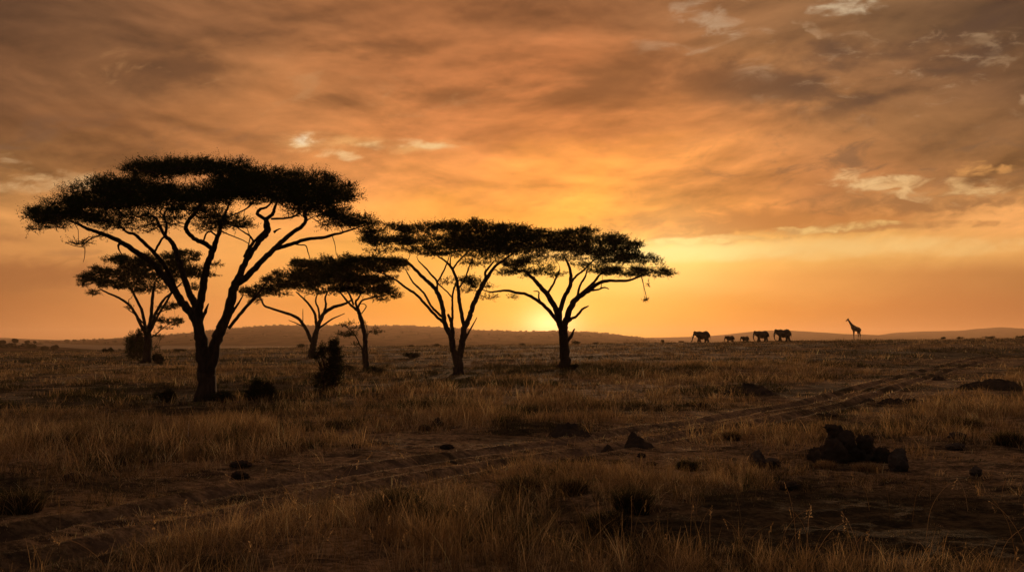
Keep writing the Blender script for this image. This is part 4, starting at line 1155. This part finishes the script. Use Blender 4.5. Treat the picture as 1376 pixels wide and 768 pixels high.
# ------------------------------------------------------------------ sky
SUN_EL = math.radians(1.9); SUN_AZ = math.atan((742 - 688) / F)     # east of +Y
w = bpy.data.worlds.new('World'); sc.world = w; w.use_nodes = True
nt = w.node_tree; nt.nodes.clear(); N = NT(nt)
tc = N.n('ShaderNodeTexCoord'); sep = N.n('ShaderNodeSeparateXYZ'); nt.links.new(tc.outputs['Generated'], sep.inputs[0])
X, Y, Z = sep.outputs
yy = N.m('MAXIMUM', Y, .22)
U = N.m('MULTIPLY_ADD', N.m('DIVIDE', X, yy), F, 688.0)
V = N.m('SUBTRACT', 455.0, N.m('MULTIPLY', N.m('DIVIDE', Z, yy), F))
def uvvec(su, sv, ox=0., oy=0., shear=0.):
    a = N.m('MULTIPLY_ADD', U, 1 / su, ox); b = N.m('MULTIPLY_ADD', N.m('MULTIPLY_ADD', U, shear, V), 1 / sv, oy)
    return N.comb(a, b, 0)
w1 = N.noise(uvvec(230, 105, 3, 7, .22), 1.0, 6, .55, .3)
w2 = N.noise(uvvec(190, 90, 31, 17, .22), 1.0, 6, .55, .3)
w3 = N.noise(uvvec(60, 26, 13, 27, .1), 1.0, 5, .6, .2)
amp = N.sm(V, 380, 200, .35, 1.0)
du = N.m('MULTIPLY', N.m('SUBTRACT', w1, .5), 210.0)
dv = N.m('MULTIPLY', N.m('ADD', N.m('MULTIPLY', N.m('SUBTRACT', w2, .5), 120.0), N.m('MULTIPLY', N.m('SUBTRACT', w3, .5), 26.0)), amp)
UW = N.m('ADD', U, N.m('MULTIPLY', du, amp)); VW = N.m('ADD', V, dv)
def warm(c, k=1.0):
    r, g, b = s2l(c); S_ = (r - b) / max(r, 1e-6); T_ = max(S_, .80 + (S_ - .6) * .35)
    nb = r * (1 - T_); t = (g - b) / max(r - b, 1e-6) * .93
    return (r * k, (nb + (r - nb) * t) * k, nb * k)
def kk(u, vy):
    if vy < 300: return 1.26 if u > 900 else (1.04 if u < 250 else 1.22)
    if vy < 400 and 250 < u < 1150: return 1.12
    return .80 if (u > 1150 or u < 100) and vy > 360 else (.9 if (u > 1000 or u < 200) and vy > 360 else 1.0)
U0, U1 = -1400., 2800.
tU = N.m('DIVIDE', N.m('SUBTRACT', UW, U0), U1 - U0, clamp=True)
rows = [
 (-700, [(-1400, (108, 92, 88)), (688, (138, 108, 90)), (2800, (104, 88, 86))]),
 (-150, [(-1400, (104, 86, 78)), (0, (100, 80, 67)), (688, (128, 92, 70)), (1376, (94, 78, 68)), (2800, (100, 82, 76))]),
 (20, [(-1400, (72, 60, 56)), (0, (98, 76, 62)), (150, (116, 88, 69)), (350, (132, 93, 66)), (560, (150, 99, 64)), (700, (149, 99, 65)), (850, (148, 103, 72)), (1000, (134, 101, 76)), (1200, (108, 87, 70)), (1376, (88, 73, 62)), (2800, (68, 60, 58))]),
 (95, [(-1400, (78, 64, 56)), (0, (112, 82, 62)), (150, (132, 96, 70)), (350, (158, 109, 72)), (560, (166, 106, 64)), (760, (172, 106, 60)), (900, (160, 105, 66)), (1050, (150, 110, 78)), (1200, (128, 98, 76)), (1376, (104, 82, 66)), (2800, (76, 62, 56))]),
 (165, [(-1400, (86, 68, 56)), (0, (122, 86, 60)), (150, (143, 98, 65)), (300, (166, 112, 70)), (450, (182, 120, 72)), (620, (190, 118, 64)), (780, (202, 124, 62)), (950, (184, 120, 68)), (1100, (160, 113, 74)), (1250, (130, 97, 70)), (1376, (114, 86, 64)), (2800, (84, 64, 54))]),
 (235, [(-1400, (100, 76, 58)), (0, (160, 118, 78)), (130, (168, 116, 72)), (300, (190, 126, 74)), (450, (206, 136, 76)), (620, (224, 144, 70)), (780, (236, 152, 66)), (950, (212, 138, 68)), (1100, (176, 118, 72)), (1250, (150, 108, 74)), (1376, (142, 102, 66)), (2800, (90, 68, 54))]),
 (290, [(-1400, (118, 86, 62)), (0, (205, 148, 92)), (150, (214, 152, 90)), (300, (222, 154, 84)), (450, (230, 154, 76)), (620, (244, 162, 66)), (780, (249, 168, 66)), (950, (226, 148, 68)), (1100, (190, 128, 76)), (1250, (200, 146, 94)), (1376, (210, 154, 100)), (2800, (104, 76, 58))]),
 (335, [(-1400, (130, 92, 62)), (0, (212, 150, 92)), (130, (222, 158, 94)), (300, (236, 166, 90)), (450, (244, 172, 78)), (620, (250, 176, 70)), (760, (254, 188, 84)), (860, (255, 214, 124)), (960, (255, 216, 132)), (1060, (251, 200, 122)), (1250, (243, 186, 116)), (1376, (232, 172, 106)), (2800, (114, 82, 60))]),
 (375, [(-1400, (128, 88, 58)), (0, (184, 120, 70)), (120, (206, 138, 80)), (240, (232, 160, 86)), (450, (244, 164, 74)), (620, (253, 184, 84)), (700, (255, 200, 100)), (800, (255, 200, 96)), (900, (252, 190, 92)), (1050, (240, 168, 86)), (1250, (226, 152, 84)), (1376, (210, 142, 82)), (2800, (112, 78, 56))]),
 (415, [(-1400, (118, 80, 54)), (0, (196, 124, 68)), (150, (216, 140, 76)), (300, (232, 152, 74)), (450, (240, 156, 64)), (600, (250, 166, 60)), (690, (255, 190, 72)), (742, (255, 206, 92)), (810, (255, 190, 76)), (920, (253, 170, 62)), (1050, (242, 154, 66)), (1200, (226, 142, 70)), (1376, (204, 128, 70)), (2800, (104, 74, 54))]),
 (452, [(-1400, (110, 76, 54)), (0, (200, 126, 70)), (150, (218, 142, 78)), (300, (230, 148, 72)), (450, (240, 154, 62)), (600, (252, 166, 60)), (690, (255, 190, 74)), (742, (255, 212, 104)), (810, (255, 186, 72)), (920, (250, 160, 58)), (1050, (240, 152, 70)), (1200, (226, 142, 74)), (1376, (206, 128, 72)), (2800, (100, 72, 54))]),
]
prev = None; pv_ = None
for (vy, stops) in rows:
    cr = N.n('ShaderNodeValToRGB'); nt.links.new(tU, cr.inputs[0]); e = cr.color_ramp; e.interpolation = 'LINEAR'
    while len(e.elements) < len(stops): e.elements.new(.5)
    for k, (u, c) in enumerate(stops):
        e.elements[k].position = (u - U0) / (U1 - U0)
    for k, (u, c) in enumerate(stops):
        e.elements[k].color = (*warm(c, kk(u, vy)), 1)
    if prev is None: prev = cr.outputs[0]
    else: prev = N.mix(N.sm(VW, pv_, vy), prev, cr.outputs[0])
    pv_ = vy
col = prev
# billows: light and dark streaks of the cloud deck
deck = N.m('ADD', N.m('MAXIMUM', Z, 0.0), .10)
dk = N.comb(N.m('DIVIDE', X, deck), N.m('DIVIDE', Y, deck), 0)
UC = N.m('MAXIMUM', N.m('MINIMUM', U, 1900.0), -600.0)
uc2 = N.m('SUBTRACT', UC, 650.0)
VB = N.m('ADD', N.m('MULTIPLY', N.m('MULTIPLY', uc2, uc2), 1.7e-4), V)
def bank(du_, dv_, su=250., sv=92., det=8):
    return N.noise(N.comb(N.m('MULTIPLY_ADD', U, 1 / su, du_ / su + 3.3), N.m('MULTIPLY_ADD', VB, 1 / sv, dv_ / sv + 8.1), 0), 1.0, det, .53, .25)
c0 = bank(0, 0); c1 = bank(0, -11)
b2 = N.noise(uvvec(130, 40, 5, 1, .12), 1.0, 9, .66, .8)
b3 = N.noise(uvvec(420, 95, 51, 12, .05), 1.0, 5, .5, .3)
rel = N.m('MULTIPLY', N.m('SUBTRACT', c1, c0), 1.15)
bb = N.m('ADD', N.m('ADD', N.m('MULTIPLY', N.m('SUBTRACT', .5, c0), .85), rel), N.m('ADD', N.m('MULTIPLY', N.m('SUBTRACT', b2, .5), .22), N.m('MULTIPLY', N.m('SUBTRACT', b3, .5), .65)))
camp = N.sm(V, 370, 250, .10, 1.0)
mul = N.m('MULTIPLY_ADD', N.m('MULTIPLY', bb, camp), 1.75, 1.02)
mul = N.m('MAXIMUM', mul, .55)
vm = N.n('ShaderNodeVectorMath', operation='SCALE'); nt.links.new(col, vm.inputs[0]); nt.links.new(mul, vm.inputs['Scale']); col = vm.outputs[0]
# splats: breaks in the deck and separate low clouds  (px, py, rx, ry, shear, sharp, threshold, colour)
fine = N.noise(uvvec(40, 17, 2, 9, .1), 1.0, 6, .56, .4)
tex1 = N.noise(uvvec(105, 44, 8, 3, .1), 1.0, 9, .62, .7)
tex2 = N.noise(uvvec(52, 24, 18, 23, .05), 1.0, 7, .6, .5)
tex3 = N.noise(uvvec(230, 60, 28, 2, .25), 1.0, 8, .58, .6)
tvar = N.m('MULTIPLY', N.sm(tex2, .34, .64, .35, 1.0), N.sm(tex1, .3, .55, .7, 1.0))
finec = N.m('SUBTRACT', N.sm(fine, .28, .72), .5)
def splat(px, py, rx, ry, c, k=1.0, th=.3, soft=.6, shear=0., mx=1.0, tv=True):
    global col
    a = N.m('MULTIPLY', N.m('SUBTRACT', UW2, px), 1 / rx)
    vv = N.m('SUBTRACT', VW2, py)
    if shear: vv = N.m('SUBTRACT', vv, N.m('MULTIPLY', N.m('SUBTRACT', UW2, px), shear))
    b = N.m('MULTIPLY', vv, 1 / ry)
    d2 = N.m('ADD', N.m('MULTIPLY', a, a), N.m('MULTIPLY', b, b))
    g_ = N.m('POWER', 2.71828, N.m('MULTIPLY', d2, -.8))
    v = N.m('ADD', g_, N.m('MULTIPLY', finec, .95 * k))
    v = N.m('MULTIPLY', v, N.sm(g_, .03, .45))
    v = N.m('ADD', v, N.m('MULTIPLY', N.m('SUBTRACT', .5, c0), 1.0 * k))
    v = N.m('MULTIPLY', v, N.sm(g_, .05, .4))
    al = N.m('ADD', N.sm(v, th - .15, th + .5, 0, .34), N.sm(v, th + .15, th + .95, 0, .66))
    if tv: al = N.m('MULTIPLY', al, tvar)
    col = N.mix(N.m('MULTIPLY', al, mx), col, s2l(c))
UW2 = N.m('ADD', U, N.m('MULTIPLY', N.m('SUBTRACT', w3, .5), 60.0)); VW2 = N.m('ADD', V, N.m('MULTIPLY', N.m('SUBTRACT', w2, .5), 26.0))
S = splat
S(40, 366, 125, 22, (168, 104, 58), .5, .08, .4, 0, .9, False)                    # low cloud bank at left
S(10, 322, 30, 6, (184, 120, 68), .6, .15, .4, 0, .9, False)
S(95, 338, 40, 5, (192, 128, 74), .8, .15, .4, 0, .9, False)
S(1050, 335, 330, 15, (252, 206, 132), .4, .15, .7, -.02, .65, False)
S(930, 338, 110, 13, (255, 226, 142), .3, .15, .7, 0, .75, False)
S(1030, 297, 220, 24, (196, 124, 64), .7, .1, .35, -.06, .9, False)         # ragged lower edge of the deck at right
S(1235, 272, 160, 17, (160, 108, 64), 1.0, .2, .4, 0, .85, False)
S(1190, 306, 150, 6, (186, 124, 70), .9, .2, .4, -.04, .85, False)
S(925, 321, 80, 7, (240, 168, 86), .9, .35, .5, 0, .8)
S(80, 241, 75, 15, (226, 180, 124), 1.3, .35, .6, .08, .85)
S(22, 252, 26, 10, (218, 172, 118), 1.2, .35, .6, 0, .8)
S(6, 213, 26, 8, (196, 154, 110), 1.2, .35, .6, 0, .6)
S(425, 193, 60, 16, (244, 178, 108), .8, .2, .6, .12, .7)
S(540, 193, 80, 10, (246, 184, 112), .8, .2, .6, 0, .6)
S(408, 188, 20, 12, (252, 214, 160), .9, .25, .6, 0, .85)
S(407, 186, 13, 9, (255, 240, 206), .6, .4, .45)
S(440, 204, 46, 8, (250, 206, 146), 1.2, .35, .6, .18, .85)
S(512, 194, 34, 6, (252, 212, 150), 1.0, .35, .5, -.05, .9)
S(578, 191, 40, 6, (250, 208, 146), 1.1, .35, .5, .15, .9)
def region(px, py, rx, ry, c, tx, lo, hi, mx, shear=0.):
    global col
    a = N.m('MULTIPLY', N.m('SUBTRACT', U, px), 1 / rx); vv = N.m('SUBTRACT', V, py)
    if shear: vv = N.m('SUBTRACT', vv, N.m('MULTIPLY', N.m('SUBTRACT', U, px), shear))
    b = N.m('MULTIPLY', vv, 1 / ry)
    g_ = N.sm(N.m('ADD', N.m('MULTIPLY', a, a), N.m('MULTIPLY', b, b)), 1.0, .15)
    col = N.mix(N.m('MULTIPLY', g_, N.sm(tx, lo, hi, 0, mx)), col, s2l(c))
region(1200, 70, 360, 120, (92, 66, 50), c0, .48, .62, .75)
region(1240, 95, 300, 90, (186, 146, 108), tex2, .54, .76, .75)
region(1010, 40, 200, 80, (196, 156, 118), tex1, .56, .74, .6)
region(620, 95, 520, 55, (132, 82, 46), c0, .48, .62, .65)
region(180, 60, 420, 110, (98, 66, 44), c0, .48, .64, .6)
region(380, 120, 420, 80, (196, 140, 90), tex1, .55, .74, .5, .1)
region(900, 150, 380, 60, (216, 144, 84), c0, .47, .34, .5, -.2)
region(1180, 215, 330, 60, (112, 84, 62), tex1, .5, .34, .6)
region(930, 285, 330, 45, (196, 128, 64), tex1, .5, .34, .55)
region(120, 200, 320, 60, (126, 88, 62), tex1, .5, .34, .6)
S(950, 18, 46, 22, (206, 172, 136), 1.6, .45, .6, .2, .6)
S(1145, 2, 48, 13, (228, 202, 164), 1.0, .35, .6, 0, .85)
S(1115, 42, 40, 9, (196, 156, 116), 1.6, .45, .5, .5, .5)
S(1335, 62, 50, 24, (184, 148, 110), 1.9, .5, .5, 0, .5)
S(1180, 244, 70, 17, (242, 196, 134), 1.3, .36, .45, .1, .95)
S(1225, 262, 60, 8, (240, 190, 128), 1.5, .4, .45, .2, .9)
S(1300, 252, 85, 13, (232, 184, 122), 1.4, .4, .45, 0, .85)
S(1335, 222, 60, 10, (224, 156, 86), 1.5, .45, .4, -.1, .8)
S(905, 324, 62, 6, (255, 226, 140), 1.2, .4, .5, 0, .9)
S(1070, 312, 130, 7, (252, 206, 126), 1.6, .4, .5, -.08, .8)
# glow where the sun goes down
def glow(px, py, r, c, k):
    global col
    a = N.m('SUBTRACT', U, px); b = N.m('SUBTRACT', V, py)
    d2 = N.m('ADD', N.m('MULTIPLY', a, N.m('MULTIPLY', a, .55)), N.m('MULTIPLY', b, b))
    g_ = N.m('POWER', 2.71828, N.m('MULTIPLY', d2, -1.0 / (r * r)))
    col = N.mix(N.m('MULTIPLY', g_, k), col, c, 'ADD')
glow(740, 441, 24, (1.0, .72, .40), 1.1)
glow(742, 432, 85, (.60, .30, .07), .55)
glow(900, 346, 62, (.55, .40, .17), .5)
front = N.sm(Y, -.35, .55)
dusk = N.mix(N.sm(Z, 0, .7), s2l((96, 76, 66)), s2l((100, 86, 80)))
col = N.mix(front, dusk, col)
col = N.mix(N.sm(Z, -.06, -.004), s2l((46, 34, 24)), col)
# physical sky under it, seen through the thin parts
sky = N.n('ShaderNodeTexSky', sky_type='NISHITA'); sky.sun_disc = False; sky.sun_elevation = SUN_EL; sky.sun_rotation = SUN_AZ
bgA = N.n('ShaderNodeBackground'); nt.links.new(sky.outputs[0], bgA.inputs[0]); bgA.inputs[1].default_value = .05
bgB = N.n('ShaderNodeBackground'); nt.links.new(col, bgB.inputs[0]); bgB.inputs[1].default_value = 1.0
mxs = N.n('ShaderNodeMixShader'); mxs.inputs[0].default_value = .93
nt.links.new(bgA.outputs[0], mxs.inputs[1]); nt.links.new(bgB.outputs[0], mxs.inputs[2])
wo = N.n('ShaderNodeOutputWorld'); nt.links.new(mxs.outputs[0], wo.inputs[0])
w.cycles.sampling_method = 'MANUAL'; w.cycles.sample_map_resolution = 512

sl = bpy.data.lights.new('sun', 'SUN'); sl.energy = 2.8; sl.angle = math.radians(4.0); sl.color = (1.0, .57, .29)
so = bpy.data.objects.new('sun', sl); COL.objects.link(so)
sd = Vector((math.sin(SUN_AZ) * math.cos(SUN_EL), math.cos(SUN_AZ) * math.cos(SUN_EL), math.sin(SUN_EL)))
so.rotation_euler = sd.to_track_quat('Z', 'Y').to_euler(); so.location = (0, 0, 60)

# ------------------------------------------------------------------ camera and render settings
cam = bpy.data.cameras.new('camera'); co = bpy.data.objects.new('camera', cam); COL.objects.link(co)
cam.sensor_width = 36; cam.lens = 36 * F / 1376; cam.clip_end = 30000; cam.clip_start = .1
co.location = (0, 0, CAMZ); co.rotation_euler = (math.pi / 2 + PITCH, 0, 0)
sc.camera = co
sc.view_settings.view_transform = 'Standard'; sc.view_settings.look = 'None'; sc.view_settings.exposure = 0; sc.view_settings.gamma = 1
sc.cycles.use_denoising = True
sc.cycles.use_adaptive_sampling = True; sc.cycles.adaptive_threshold = .02
sc.cycles.max_bounces = 4; sc.cycles.diffuse_bounces = 2; sc.cycles.transmission_bounces = 3; sc.cycles.volume_bounces = 0
sc.cycles.transparent_max_bounces = 8
